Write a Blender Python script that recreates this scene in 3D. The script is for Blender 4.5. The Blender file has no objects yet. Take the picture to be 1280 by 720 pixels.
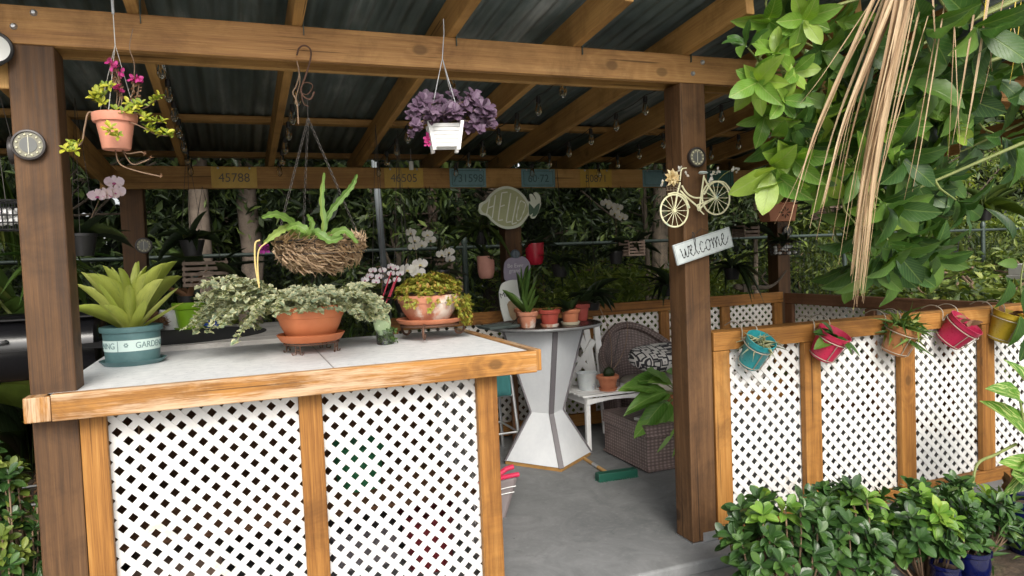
import bpy, math, random
import numpy as np
from mathutils import Vector, Matrix
R_ = math.radians
random.seed(7); rng = np.random.default_rng(7)
scene = bpy.context.scene
COL = scene.collection
# ------------------------------------------------------------------ camera
FPX, CAMH = 899.27, 1.45
def cam_rows(yaw, p, r):
    f = Vector((math.sin(yaw)*math.cos(p), math.cos(yaw)*math.cos(p), -math.sin(p)))
    rt = Vector((math.cos(yaw), -math.sin(yaw), 0)); up = rt.cross(f)
    c, s = math.cos(r), math.sin(r)
    return c*rt + s*up, -s*rt + c*up, f
CR, CU, CF = cam_rows(R_(20.963), R_(2.49), R_(-2.265))
cd = bpy.data.cameras.new('camera'); cam = bpy.data.objects.new('camera', cd); COL.objects.link(cam)
cam.matrix_world = Matrix(((CR.x, CU.x, -CF.x, 0), (CR.y, CU.y, -CF.y, 0), (CR.z, CU.z, -CF.z, CAMH), (0, 0, 0, 1)))
cd.sensor_width = 36; cd.lens = FPX/1280*36; cd.clip_start = .05; cd.clip_end = 500
scene.camera = cam
# ------------------------------------------------------------------ world, sun, exposure
SUN_EL, SUN_AZ = R_(36), R_(190)      # azimuth clockwise from +Y: behind the camera, a little to the left
w = bpy.data.worlds.new('World'); scene.world = w; w.use_nodes = True
nt = w.node_tree; sky = nt.nodes.new('ShaderNodeTexSky'); sky.sky_type = 'NISHITA'; sky.sun_disc = False
sky.sun_elevation = SUN_EL; sky.sun_rotation = SUN_AZ; sky.dust_density = 4; sky.air_density = 1.0; sky.ozone_density = .6
bg = nt.nodes['Background']; bg.inputs[1].default_value = .15
hs = nt.nodes.new('ShaderNodeHueSaturation'); hs.inputs['Saturation'].default_value = .25   # thin overcast
nt.links.new(sky.outputs[0], hs.inputs['Color']); nt.links.new(hs.outputs[0], bg.inputs[0])
ld = bpy.data.lights.new('sun', 'SUN'); ld.energy = 1.5; ld.angle = R_(25); ld.color = (1, .93, .81)
sun = bpy.data.objects.new('sun', ld); COL.objects.link(sun)
sd = Vector((math.sin(SUN_AZ)*math.cos(SUN_EL), math.cos(SUN_AZ)*math.cos(SUN_EL), math.sin(SUN_EL)))
sun.rotation_euler = sd.to_track_quat('Z', 'Y').to_euler(); sun.location = (0, -5, 8)
scene.view_settings.view_transform = 'Standard'; scene.view_settings.look = 'None'
scene.view_settings.exposure = .75; scene.view_settings.gamma = 1
scene.cycles.max_bounces = 8; scene.cycles.transparent_max_bounces = 8

def ray(u, v): return CR*((u-640)/FPX) - CU*((v-360)/FPX) + CF
def at(u, v, Y):
    d = ray(u, v); t = Y/d.y; return Vector((d.x*t, Y, CAMH+d.z*t))
def atz(u, v, z):
    d = ray(u, v); t = (z-CAMH)/d.z; return Vector((d.x*t, d.y*t, z))

# ------------------------------------------------------------------ mesh helpers
class MB:
    def __init__(s): s.v = []; s.f = []; s.uv = []
    def add(s, vs, fs, uvs=None):
        o = len(s.v); s.v += [Vector(p) for p in vs]
        for i, f in enumerate(fs):
            s.f.append([o+k for k in f]); s.uv.append(uvs[i] if uvs else [(vs[k][0], vs[k][2]) for k in f])
        return s
    def box(s, c, d, M=None, taper=1.0):
        hx, hy, hz = d[0]/2, d[1]/2, d[2]/2; c = Vector(c)
        P = [Vector((x*(taper if z < 0 else 1), y*(taper if z < 0 else 1), z)) for x in (-hx, hx) for y in (-hy, hy) for z in (-hz, hz)]
        F = [(0, 1, 3, 2), (4, 6, 7, 5), (0, 4, 5, 1), (2, 3, 7, 6), (0, 2, 6, 4), (1, 5, 7, 3)]
        la = max(range(3), key=lambda i: d[i]); u0 = random.uniform(0, 50); uvs = []
        for k, f in enumerate(F):
            ax = (0, 0, 1, 1, 2, 2)[k]; oth = [i for i in range(3) if i != ax and i != la]
            va = oth[0]; v0 = random.uniform(0, 9)
            ua = la if ax != la else oth[-1]
            uvs.append([(P[i][ua]+u0, P[i][va]+v0) for i in f])
        if M is not None: P = [M @ p for p in P]
        s.add([p+c for p in P], F, uvs); return s
    def bar(s, a, b, w, h, up=(0, 0, 1)):
        a = Vector(a); b = Vector(b); x = (b-a); L = x.length; x.normalize()
        z = Vector(up); y = z.cross(x)
        if y.length < 1e-4: y = Vector((0, 1, 0)).cross(x)
        y.normalize(); z = x.cross(y)
        M = Matrix((x, y, z)).transposed()
        return s.box((a+b)/2, (L, w, h), M)
    def tube(s, pts, r, n=8, caps=True):
        pts = [Vector(p) for p in pts]; m = len(pts)
        if not isinstance(r, (list, tuple)): r = [r]*m
        t0 = (pts[1]-pts[0]).normalized(); ref = Vector((0, 0, 1)) if abs(t0.z) < .9 else Vector((1, 0, 0))
        nx = t0.cross(ref).normalized(); vs = []; ds = 0; dl = []
        for i in range(m):
            t = (pts[min(i+1, m-1)]-pts[max(i-1, 0)])
            if t.length < 1e-9: t = t0.copy()
            t.normalize(); nx = (nx - t*nx.dot(t))
            if nx.length < 1e-6: nx = t.orthogonal()
            nx.normalize(); ny = t.cross(nx)
            if i: ds += (pts[i]-pts[i-1]).length
            dl.append(ds)
            for k in range(n):
                a = 2*math.pi*k/n; vs.append(pts[i]+(nx*math.cos(a)+ny*math.sin(a))*r[i])
        fs = []; uv = []; 
        for i in range(m-1):
            c = 2*math.pi*max(r[i], .004)
            for k in range(n):
                k2 = (k+1) % n; fs.append((i*n+k, i*n+k2, (i+1)*n+k2, (i+1)*n+k))
                uv.append([(dl[i], c*k/n), (dl[i], c*(k+1)/n), (dl[i+1], c*(k+1)/n), (dl[i+1], c*k/n)])
        if caps:
            fs.append(tuple(range(n))[::-1]); uv.append([(0, 0)]*n)
            fs.append(tuple((m-1)*n+k for k in range(n))); uv.append([(0, 0)]*n)
        return s.add(vs, fs, uv)
    def lathe(s, prof, c=(0, 0, 0), n=32, M=None, cap0=False, cap1=False):
        c = Vector(c); vs = []; fs = []; uv = []; L = 0; ls = [0]
        for i in range(1, len(prof)): L += math.hypot(prof[i][0]-prof[i-1][0], prof[i][1]-prof[i-1][1]); ls.append(L)
        for r, z in prof:
            for k in range(n):
                a = 2*math.pi*k/n; p = Vector((r*math.cos(a), r*math.sin(a), z))
                vs.append((M @ p if M is not None else p)+c)
        R = max(r for r, z in prof)
        for i in range(len(prof)-1):
            for k in range(n):
                k2 = (k+1) % n; fs.append((i*n+k, i*n+k2, (i+1)*n+k2, (i+1)*n+k))
                u0 = 2*math.pi*R*k/n; u1 = 2*math.pi*R*(k+1)/n
                uv.append([(u0, ls[i]), (u1, ls[i]), (u1, ls[i+1]), (u0, ls[i+1])])
        if cap0: fs.append(tuple(range(n))[::-1]); uv.append([(vs[k].x, vs[k].y) for k in range(n)][::-1])
        if cap1:
            b = (len(prof)-1)*n; fs.append(tuple(b+k for k in range(n))); uv.append([(vs[b+k].x, vs[b+k].y) for k in range(n)])
        return s.add(vs, fs, uv)
    def prism(s, poly, th, O, X=(1, 0, 0), Y=(0, 0, 1)):
        # closed 2-D outline in the plane (X, Y) at O, thickness th towards X x Y
        O = Vector(O); X = Vector(X).normalized(); Y = Vector(Y).normalized(); Z = X.cross(Y); n = len(poly)
        vs = [O+X*p[0]+Y*p[1] for p in poly]+[O+X*p[0]+Y*p[1]+Z*th for p in poly]
        fs = [tuple(range(n))[::-1], tuple(n+k for k in range(n))]
        uv = [[poly[k] for k in range(n)][::-1], [poly[k] for k in range(n)]]
        for k in range(n):
            k2 = (k+1) % n; fs.append((k, k2, n+k2, n+k)); uv.append([poly[k], poly[k2], poly[k2], poly[k]])
        return s.add(vs, fs, uv)
    def sheet(s, fn, nu, nv, su=1, sv=1):
        vs = [fn(i/nu, j/nv) for j in range(nv+1) for i in range(nu+1)]; fs = []; uv = []
        for j in range(nv):
            for i in range(nu):
                a = j*(nu+1)+i; fs.append((a, a+1, a+nu+2, a+nu+1))
                uv.append([(i/nu*su, j/nv*sv), ((i+1)/nu*su, j/nv*sv), ((i+1)/nu*su, (j+1)/nv*sv), (i/nu*su, (j+1)/nv*sv)])
        return s.add(vs, fs, uv)
    def build(s, name, mat, parent=None, smooth=False, bevel=0, angle=40, solid=0):
        me = bpy.data.meshes.new(name)
        off = parent_loc(parent)
        me.from_pydata([tuple(p-off) for p in s.v], [], s.f); me.validate(clean_customdata=False) if False else None
        ul = me.uv_layers.new(name='UVMap'); flat = [c for u in s.uv for p in u for c in (p[0], p[1])]
        ul.data.foreach_set('uv', flat)
        if smooth:
            me.shade_smooth(); me.set_sharp_from_angle(angle=R_(angle))
        o = bpy.data.objects.new(name, me); COL.objects.link(o)
        for m in (mat if isinstance(mat, (list, tuple)) else [mat]): me.materials.append(m)
        if parent is not None: o.parent = parent
        if solid: md = o.modifiers.new('s', 'SOLIDIFY'); md.thickness = solid
        if bevel: md = o.modifiers.new('b', 'BEVEL'); md.width = bevel; md.segments = 2; md.limit_method = 'ANGLE'; md.angle_limit = R_(50)
        me.update(); return o
def parent_loc(p):
    o = Vector((0, 0, 0))
    while p is not None: o += p.location; p = p.parent
    return o
def meta(o, label=None, cat=None, group=None, kind=None):
    if label: o['label'] = label
    if cat: o['category'] = cat
    if group: o['group'] = group
    if kind: o['kind'] = kind
    return o
def thing(name, label, cat, loc=(0, 0, 0), group=None):
    o = bpy.data.objects.new(name, None); COL.objects.link(o); o.location = loc; o.empty_display_size = .05
    return meta(o, label, cat, group)
def copy_tree(o, parent=None):
    c = o.copy(); COL.objects.link(c); c.parent = parent
    for ch in list(o.children): copy_tree(ch, c)
    return c
def arc(a, b, sag, n=10, side=(0, 0, -1)):
    a = Vector(a); b = Vector(b); sd_ = Vector(side)
    return [a.lerp(b, i/n)+sd_*sag*4*(i/n)*(1-i/n) for i in range(n+1)]
def spline(P, n=8):
    P = [Vector(p) for p in P]; Q = [2*P[0]-P[1]]+P+[2*P[-1]-P[-2]]; out = []
    for i in range(1, len(Q)-2):
        for k in range(n):
            t = k/n; a, b, c, d = Q[i-1:i+3]
            out.append(.5*((2*b)+(c-a)*t+(2*a-5*b+4*c-d)*t*t+(3*b-a-3*c+d)*t**3))
    return out+[P[-1]]

# ------------------------------------------------------------------ materials
class NT:
    def __init__(s, name):
        s.m = bpy.data.materials.new(name); s.m.use_nodes = True; s.t = s.m.node_tree
        s.p = s.t.nodes['Principled BSDF']; s.out = s.t.nodes['Material Output']
    def n(s, ty, **k):
        nd = s.t.nodes.new('ShaderNode'+ty)
        for a, b in k.items(): setattr(nd, a, b)
        return nd
    def l(s, a, b): s.t.links.new(a, b)
    def co(s, kind='Object', sc=(1, 1, 1), loc=(0, 0, 0)):
        tc = s.n('TexCoord'); mp = s.n('Mapping'); s.l(tc.outputs[kind], mp.inputs[0])
        mp.inputs['Scale'].default_value = sc; mp.inputs['Location'].default_value = loc; return mp.outputs[0]
    def noise(s, vec, scale=5, detail=4, rough=.55, dist=0):
        nd = s.n('TexNoise'); s.l(vec, nd.inputs['Vector']); nd.inputs['Scale'].default_value = scale
        nd.inputs['Detail'].default_value = detail; nd.inputs['Roughness'].default_value = rough; nd.inputs['Distortion'].default_value = dist
        return nd.outputs[0]
    def math(s, op, a, b=None, c=None):
        nd = s.n('Math', operation=op)
        for i, x in enumerate((a, b, c)):
            if x is None: continue
            if isinstance(x, (int, float)): nd.inputs[i].default_value = x
            else: s.l(x, nd.inputs[i])
        return nd.outputs[0]
    def ramp(s, fac, stops):
        nd = s.n('ValToRGB'); e = nd.color_ramp.elements
        while len(e) < len(stops): e.new(.5)
        for i, (p, c) in enumerate(stops): e[i].position = p; e[i].color = (*c, 1) if len(c) == 3 else c
        s.l(fac, nd.inputs[0]); return nd.outputs[0]
    def mix(s, fac, a, b, mode='MIX'):
        nd = s.n('Mix', data_type='RGBA', blend_type=mode)
        for i, x in ((0, fac), (6, a), (7, b)):
            if isinstance(x, (int, float)): nd.inputs[i].default_value = x
            elif isinstance(x, tuple): nd.inputs[i].default_value = (*x, 1)
            else: s.l(x, nd.inputs[i])
        return nd.outputs[2]
    def bump(s, h, st=.3, d=.01):
        nd = s.n('Bump'); nd.inputs['Strength'].default_value = st; nd.inputs['Distance'].default_value = d
        s.l(h, nd.inputs['Height']); s.l(nd.outputs[0], s.p.inputs['Normal'])
    def base(s, c):
        if isinstance(c, tuple): s.p.inputs['Base Color'].default_value = (*c, 1)
        else: s.l(c, s.p.inputs['Base Color'])
    def set(s, **k):
        for a, b in k.items():
            i = s.p.inputs[a.replace('_', ' ')]
            if isinstance(b, (int, float)): i.default_value = b
            else: s.l(b, i)
G3 = lambda v: (v, v, v)
def mott(name, c1, c2, sc=8, rough=.6, bump=.15, metal=0, spots=None, spec=.5, coat=0):
    t = NT(name); v = t.co('Object')
    a = t.noise(v, sc, 6, .6); b = t.noise(v, sc*9, 4, .6)
    f = t.math('MULTIPLY_ADD', b, .35, t.math('MULTIPLY', a, .75))
    c = t.ramp(f, [(.34, c1), (.72, c2)])
    if spots:
        k = t.ramp(t.noise(v, spots[1], 5, .7), [(spots[2], G3(0)), (spots[2]+.09, G3(1))]); c = t.mix(k, c, spots[0])
    t.base(c); t.set(Roughness=t.ramp(b, [(.3, G3(max(rough-.12, .05))), (.7, G3(min(rough+.12, 1)))]), Metallic=metal, Specular_IOR_Level=spec, Coat_Weight=coat)
    if bump: t.bump(f, bump, .01)
    return t.m
def wood(name, dark, mid, light, knots=1.0, weather=None, rough=.65, rings=7):
    t = NT(name); uv = t.co('UV')
    rnd = t.n('NewGeometry').outputs['Random Per Island']
    sp = t.n('SeparateXYZ'); t.l(uv, sp.inputs[0]); u, v = sp.outputs[0], sp.outputs[1]
    def vec(a, b, w=0.0):
        c = t.n('CombineXYZ'); t.l(t.math('MULTIPLY', u, a), c.inputs[0]); t.l(t.math('MULTIPLY', v, b), c.inputs[1])
        t.l(t.math('MULTIPLY_ADD', rnd, 37.0, w), c.inputs[2]); return c.outputs[0]
    # knots: sparse cells stretched along the grain
    vo = t.n('TexVoronoi'); vo.voronoi_dimensions = '2D'; t.l(vec(3.6, 5.2), vo.inputs['Vector']); vo.inputs['Scale'].default_value = 1
    sel = t.math('GREATER_THAN', t.n('SeparateXYZ') and vo.outputs['Color'], .80)
    kd = t.math('MULTIPLY', t.ramp(vo.outputs['Distance'], [(.06, G3(1)), (.5, G3(0))]), sel)
    kc = t.math('MULTIPLY', t.ramp(vo.outputs['Distance'], [(.085, G3(1)), (.13, G3(0))]), sel)
    g = t.noise(vec(.32, 9), 1, 2, .4)
    g = t.math('MULTIPLY_ADD', kd, .30*knots, g)
    g = t.math('MULTIPLY_ADD', t.noise(vec(5, 30, 4), 1, 3), .035, g)
    r = t.math('PINGPONG', t.math('MULTIPLY', g, rings*2.0), 1.0)
    r = t.math('POWER', r, 1.6)
    fine = t.noise(vec(6, 260, 9), 1, 4, .65)
    big = t.noise(vec(.8, 4, 20), 1, 3, .6)
    mid_ = t.noise(vec(1.1, 75, 13), 1, 4, .6)
    f = t.math('MULTIPLY_ADD', fine, .42, t.math('MULTIPLY_ADD', r, .06, t.math('MULTIPLY_ADD', mid_, .28, t.math('MULTIPLY', big, .52))))
    f = t.math('SUBTRACT', f, .09)
    f = t.math('ADD', f, t.math('MULTIPLY_ADD', rnd, .22, -.11))
    c = t.ramp(f, [(.37, dark), (.55, mid), (.74, light)])
    c = t.mix(t.math('MULTIPLY', kc, .6*knots), c, tuple(x*.22 for x in mid))
    # checks: thin dark cracks
    ck = t.ramp(t.noise(vec(1.0, 48, 31), 1, 2, .4), [(.30, G3(1)), (.325, G3(0))])
    c = t.mix(t.math('MULTIPLY', ck, .7), c, tuple(x*.25 for x in dark))
    # grime
    gr = t.ramp(t.noise(t.co('Object'), 3.3, 6, .7, .5), [(.48, G3(0)), (.70, G3(1))])
    c = t.mix(t.math('MULTIPLY', gr, .6), c, tuple(x*.45 for x in dark))
    if weather:
        wk = t.ramp(t.math('MULTIPLY_ADD', fine, .3, t.noise(vec(1.5, 12, 50), 1, 6, .7)), [(weather[1], G3(0)), (weather[1]+.14, G3(1))])
        c = t.mix(t.math('MULTIPLY', wk, .8), c, weather[0])
    t.base(c); t.set(Roughness=t.ramp(fine, [(.3, G3(rough-.12)), (.7, G3(rough+.15))]), Specular_IOR_Level=.35)
    t.bump(t.math('SUBTRACT', t.math('MULTIPLY_ADD', fine, .6, t.math('MULTIPLY', r, .25)), ck), .45, .0015)
    return t.m
def leafm(name, c1, c2, c3=None, vein=None, rough=.4, trans=.3, edge=None, spot=None, bumpy=.4):
    """leaf: colour differs leaf by leaf; midrib and side veins from the leaf's own UV"""
    t = NT(name); rnd = t.n('NewGeometry').outputs['Random Per Island']
    st = [(0, c1), (.6, c2)]+([(1, c3)] if c3 else [])
    c = t.ramp(rnd, st); tc = t.n('TexCoord'); sp = t.n('SeparateXYZ'); t.l(tc.outputs['UV'], sp.inputs[0]); u, v = sp.outputs[0], sp.outputs[1]
    av = t.math('ABSOLUTE', t.math('SUBTRACT', v, .5))
    sv = t.math('PINGPONG', t.math('SUBTRACT', t.math('MULTIPLY', u, 9.0), t.math('MULTIPLY', av, 7.0)), .5)
    veinm = t.math('MAXIMUM', t.ramp(av, [(.012, G3(1)), (.035, G3(0))]), t.math('MULTIPLY', t.ramp(sv, [(.03, G3(1)), (.09, G3(0))]), .5))
    if vein: c = t.mix(t.math('MULTIPLY', veinm, .75), c, vein)
    if edge:
        e = t.ramp(t.math('MULTIPLY_ADD', t.noise(tc.outputs['UV'], 9, 3), .25, av), [(edge[1], G3(0)), (edge[1]+.08, G3(1))]); c = t.mix(e, c, edge[0])
    if spot:
        k = t.ramp(t.noise(t.co('UV', (3, 14, 1)), spot[1], 3, .5, .6), [(spot[2], G3(0)), (spot[2]+.07, G3(1))])
        k = t.math('MULTIPLY', k, t.ramp(av, [(.3, G3(1)), (.42, G3(0))])); c = t.mix(k, c, spot[0])
    n2 = t.noise(t.co('Object'), 14, 3); c = t.mix(t.math('MULTIPLY', t.ramp(n2, [(.4, G3(0)), (.7, G3(1))]), .25), c, tuple(x*.6 for x in c1))
    t.base(c); t.set(Roughness=rough, Specular_IOR_Level=.45)
    t.bump(t.math('MULTIPLY', veinm, -1.0), bumpy, .002)
    tr = t.n('BsdfTranslucent'); t.l(t.mix(1.0, c, (1.0, 1.0, .35), 'MULTIPLY'), tr.inputs[0])
    mx = t.n('MixShader'); mx.inputs[0].default_value = trans
    t.l(t.p.outputs[0], mx.inputs[1]); t.l(tr.outputs[0], mx.inputs[2]); t.l(mx.outputs[0], t.out.inputs[0])
    return t.m
def plain(name, c, rough=.5, metal=0, **k):
    t = NT(name); v = t.co('Object'); b = t.noise(v, 30, 4)
    t.base(t.mix(t.math('MULTIPLY', b, .35), c, tuple(x*.6 for x in c))); t.set(Roughness=rough, Metallic=metal, **k); return t.m

M = {}
M['beam'] = wood('fresh_beam_wood', (.24, .11, .036), (.42, .225, .080), (.54, .33, .135), 1)
M['post'] = wood('brown_post_wood', (.046, .022, .009), (.108, .053, .021), (.19, .105, .047), 1.3)
M['trim'] = wood('honey_trim_wood', (.15, .056, .010), (.31, .138, .030), (.47, .26, .080), 1.1)
M['cap'] = wood('weathered_cap_wood', (.17, .068, .014), (.37, .17, .038), (.52, .29, .09), 1.1, ((.52, .38, .25), .62))
M['dtrim'] = wood('dark_rail_wood', (.10, .045, .02), (.17, .08, .04), (.23, .12, .06), .8)
M['rafter'] = wood('rafter_wood', (.25, .125, .036), (.42, .235, .075), (.52, .33, .12), .9)
M['lattice'] = mott('white_vinyl', (.57, .56, .54), (.68, .675, .66), 5, .5, .04, spots=((.46, .43, .37), 3.5, .62))
M['lattice_old'] = mott('old_white_vinyl', (.55, .51, .45), (.74, .71, .66), 6, .55, .05)
M['terra'] = mott('terracotta', (.40, .125, .06), (.52, .20, .10), 14, .8, .12, spots=((.60, .45, .36), 9, .66))
M['terra_old'] = mott('salt_stained_terracotta', (.42, .16, .09), (.52, .23, .14), 14, .85, .2, spots=((.62, .55, .48), 5, .52))
M['terra_smooth'] = mott('orange_plastic_terracotta', (.44, .125, .045), (.50, .16, .06), 10, .6, .05)
def dirty(n, c): return mott(n, tuple(x*.75 for x in c), c, 10, .35, .06, spots=(tuple(x*.45+.06 for x in c), 11, .60))
M['soil'] = mott('potting_soil', (.03, .018, .01), (.10, .065, .04), 60, .95, .8)
M['dullgrey'] = plain('dull_grey_pipe', (.16, .18, .19), .6)
M['pipe'] = plain('dark_green_pipe', (.05, .07, .06), .45, .3)
M['steel'] = mott('galvanised_steel', (.35, .36, .37), (.52, .53, .54), 20, .45, .1, .8)
M['wire'] = plain('dark_wire', (.05, .045, .04), .5, .6)
M['rust'] = mott('rusty_iron', (.05, .028, .02), (.16, .08, .05), 30, .7, .3, .4)
M['black'] = plain('black_plastic', (.015, .015, .016), .4)
M['blackgloss'] = plain('black_enamel', (.012, .012, .014), .22)
M['white'] = mott('white_paint', (.70, .70, .69), (.80, .80, .79), 9, .5, .05)
M['string'] = plain('pale_cord', (.55, .54, .50), .6)
M['stem'] = mott('green_stem', (.10, .13, .03), (.22, .25, .08), 30, .6, .1)
M['brownstem'] = mott('woody_stem', (.10, .06, .035), (.24, .16, .10), 30, .8, .3)
M['bark'] = mott('pale_bark', (.07, .052, .04), (.19, .15, .115), 9, .9, .9, spots=((.06, .07, .04), 3, .58))
M['midbark'] = mott('warm_brown_bark', (.10, .065, .05), (.24, .17, .13), 12, .9, .8)
M['darkbark'] = mott('dark_bark', (.05, .04, .03), (.13, .10, .07), 14, .9, .8)
def conc(name, a, b, c3):
    t = NT(name); v = t.co('Object')
    n1 = t.noise(v, 1.1, 8, .62, .6); n2 = t.noise(v, 34, 6, .65); n3 = t.noise(v, 4.5, 5, .7, 1.5)
    c = t.ramp(t.math('MULTIPLY_ADD', n3, .5, t.math('MULTIPLY', n1, .5)), [(.32, a), (.68, b)])
    c = t.mix(t.math('MULTIPLY', t.ramp(n2, [(.55, G3(0)), (.75, G3(1))]), .35), c, c3)
    st = t.ramp(t.noise(v, 2.3, 6, .75, 2.5), [(.60, G3(0)), (.70, G3(1))]); c = t.mix(t.math('MULTIPLY', st, .35), c, tuple(x*.55 for x in a))
    vo = t.n('TexVoronoi'); t.l(v, vo.inputs['Vector']); vo.inputs['Scale'].default_value = 9
    sp_ = t.ramp(vo.outputs['Distance'], [(.03, G3(1)), (.06, G3(0))]); c = t.mix(t.math('MULTIPLY', sp_, .5), c, tuple(x*.4 for x in a))
    t.base(c); t.set(Roughness=t.ramp(n1, [(.3, G3(.6)), (.7, G3(.85))]), Specular_IOR_Level=.3); t.bump(t.math('MULTIPLY_ADD', n2, .5, n3), .2, .004); return t.m
M['conc'] = conc('grey_concrete', (.105, .11, .112), (.22, .225, .228), (.30, .305, .305))
M['bounce_paving'] = conc('pale_bounce_paving', (.36, .35, .33), (.52, .51, .48), (.6, .59, .56))
M['block'] = conc('rough_concrete', (.34, .33, .31), (.50, .49, .46), (.6, .6, .57))
M['top'] = mott('white_speckled_laminate', (.60, .62, .64), (.80, .81, .82), 22, .5, .06, spots=((.42, .44, .46), 45, .6))
M['plank'] = wood('white_washed_planks', (.42, .40, .38), (.58, .56, .53), (.70, .68, .65), .3)
def roofm():
    t = NT('galvanised_roof_underside'); v = t.co('Object', (9, .7, 1)); n = t.noise(v, 1.3, 7, .65, .4); m = t.noise(t.co('Object', (2, 1, 1)), 1.1, 4, .6)
    f = t.math('MULTIPLY', n, m)
    c = t.ramp(f, [(.16, (.075, .10, .095)), (.29, (.14, .175, .17)), (.44, (.36, .39, .38))])
    t.base(c); t.set(Roughness=.5, Metallic=.35, Specular_IOR_Level=.4); t.bump(n, .1, .01); return t.m
M['roof'] = roofm()
# leaves
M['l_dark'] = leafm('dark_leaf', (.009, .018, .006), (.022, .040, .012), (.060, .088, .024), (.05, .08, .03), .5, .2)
M['l_bright'] = leafm('sun_tinted_grass_leaf', (.16, .24, .04), (.28, .38, .07), (.42, .50, .12), None, .5, .45)  # brightness in the colour stands in for sun on the clumps
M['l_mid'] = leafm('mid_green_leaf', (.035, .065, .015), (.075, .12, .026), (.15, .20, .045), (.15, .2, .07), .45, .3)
M['l_sun'] = leafm('light_green_sunlit_leaf', (.10, .15, .02), (.19, .26, .04), (.34, .38, .09), (.2, .28, .1), .45, .4)  # on background plants this pale colour also stands in for sunlight
M['l_tree'] = leafm('broad_tree_leaf', (.025, .070, .018), (.055, .135, .025), (.13, .24, .04), (.16, .25, .06), .36, .35)
M['l_young'] = leafm('young_lime_leaf', (.10, .24, .03), (.19, .35, .045), (.34, .48, .07), (.36, .46, .14), .35, .4)
M['l_bush'] = leafm('glossy_bush_leaf', (.018, .050, .012), (.034, .088, .018), (.075, .15, .03), (.08, .15, .05), .28, .15)
M['l_ivy'] = leafm('variegated_ivy_leaf', (.22, .29, .19), (.34, .39, .26), (.48, .50, .32), None, .55, .25, edge=((.58, .57, .36), .33))
M['l_succ'] = leafm('yellow_green_succulent_leaf', (.28, .26, .04), (.33, .38, .05), (.45, .22, .06), None, .4, .25)
M['l_brom'] = leafm('pale_lime_strap_leaf', (.42, .50, .09), (.56, .62, .13), (.70, .72, .24), None, .45, .35, spot=((.30, .42, .10), 2, .6))
M['l_purple'] = leafm('purple_leaf', (.065, .035, .065), (.12, .07, .12), (.20, .135, .20), (.26, .18, .26), .5, .15)
M['l_yel'] = leafm('yellow_green_small_leaf', (.18, .28, .03), (.40, .42, .04), (.58, .55, .06), None, .45, .3)
M['l_strap'] = leafm('strap_leaf', (.04, .10, .02), (.09, .17, .035), (.14, .22, .05), None, .4, .3)
M['l_staghorn'] = leafm('bright_green_frond', (.10, .20, .035), (.16, .27, .05), (.30, .40, .10), (.30, .38, .13), .4, .35)
M['l_dieff'] = leafm('cream_mottled_leaf', (.06, .17, .02), (.10, .24, .03), (.14, .30, .04), (.30, .42, .12), .3, .35, spot=((.48, .55, .22), 1.6, .52))
M['l_palmgreen'] = leafm('palm_leaflet', (.05, .10, .02), (.10, .17, .03), (.22, .26, .06), None, .4, .35)
M['l_dry'] = leafm('dry_tan_leaflet', (.28, .17, .09), (.48, .34, .20), (.66, .53, .35), None, .6, .25)
M['l_drygold'] = leafm('golden_dry_leaflet', (.55, .40, .06), (.65, .48, .05), None, None, .5, .35)
M['l_brown'] = leafm('withered_brown_leaf', (.13, .06, .03), (.24, .12, .06), (.30, .17, .09), None, .7, .2)
def petal(n, a, b, vein=None): return leafm(n, a, b, b, vein, .5, .35, bumpy=.1)
M['p_white'] = petal('white_petal', (.66, .64, .62), (.82, .80, .78))
M['p_pink'] = petal('pink_petal', (.78, .55, .70), (.88, .74, .84))
M['p_lilac'] = petal('pale_lilac_petal', (.66, .60, .67), (.84, .80, .85))
M['p_lip'] = petal('magenta_lip', (.45, .06, .22), (.6, .15, .35)); M['p_cream'] = petal('cream_lip', (.6, .5, .2), (.7, .6, .3))
M['p_magenta'] = petal('magenta_petal', (.50, .03, .22), (.68, .08, .34))
M['p_purple'] = petal('deep_purple_petal', (.10, .008, .09), (.2, .02, .16))

# ------------------------------------------------------------------ leaves
def tmpl(shape='ovate', rows=5, fold=.12, curl=-.18):
    prof = {'ovate': lambda t: math.sin(math.pi*t**.85)**.72, 'obovate': lambda t: math.sin(math.pi*t**1.5)**.62,
            'strap': lambda t: min(1, t*9)*(1-t**4)**.8, 'lance': lambda t: math.sin(math.pi*t**.75)**1.1,
            'round': lambda t: math.sin(math.pi*t)**.55, 'treeleaf': lambda t: math.sin(math.pi*t**1.15)**.68, 'heart': lambda t: (math.sin(math.pi*t**.55))**.8,
            'bract': lambda t: min(1, .55+t*1.1)*(1-t**4.5)**.7}[shape]
    v = []; uv = []
    for i in range(rows+1):
        t = i/rows
        if shape in ('obovate', 'round', 'bract'): t = math.sin(math.pi/2*t)
        wd = prof(min(max(t, .0), 1)) if 0 < t < 1 else (prof(.001) if shape in ('strap', 'bract') and t == 0 else .02)
        if shape == 'bract' and t == 0: wd = .5
        z = curl*t*t
        for y in (-.5, 0, .5): v.append((t, y*wd, z+abs(y)*2*wd*fold)); uv.append((t, .5+y*wd))
    f = []
    for i in range(rows):
        a = i*3; f += [(a, a+3, a+4, a+1), (a+1, a+4, a+5, a+2)]
    return np.array(v), f, uv
TM = {k: tmpl(k) for k in ('ovate', 'obovate', 'lance', 'round', 'heart')}; TM['obovate'] = tmpl('obovate', 6)
TM['strap'] = tmpl('strap', 9, .18, -.35); TM['bract'] = tmpl('bract', 7, .16, -.10); TM['flat'] = tmpl('lance', 2, .1, -.1)
TM['strapup'] = tmpl('strap', 8, .15, .12); TM['droop'] = tmpl('lance', 8, .1, -.6); TM['far'] = tmpl('lance', 2, .15, -.2)
TM['petal'] = tmpl('round', 3, -.12, .1); TM['tree'] = tmpl('treeleaf', 9, .10, -.34); TM['big'] = tmpl('ovate', 9, .10, -.30)
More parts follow.
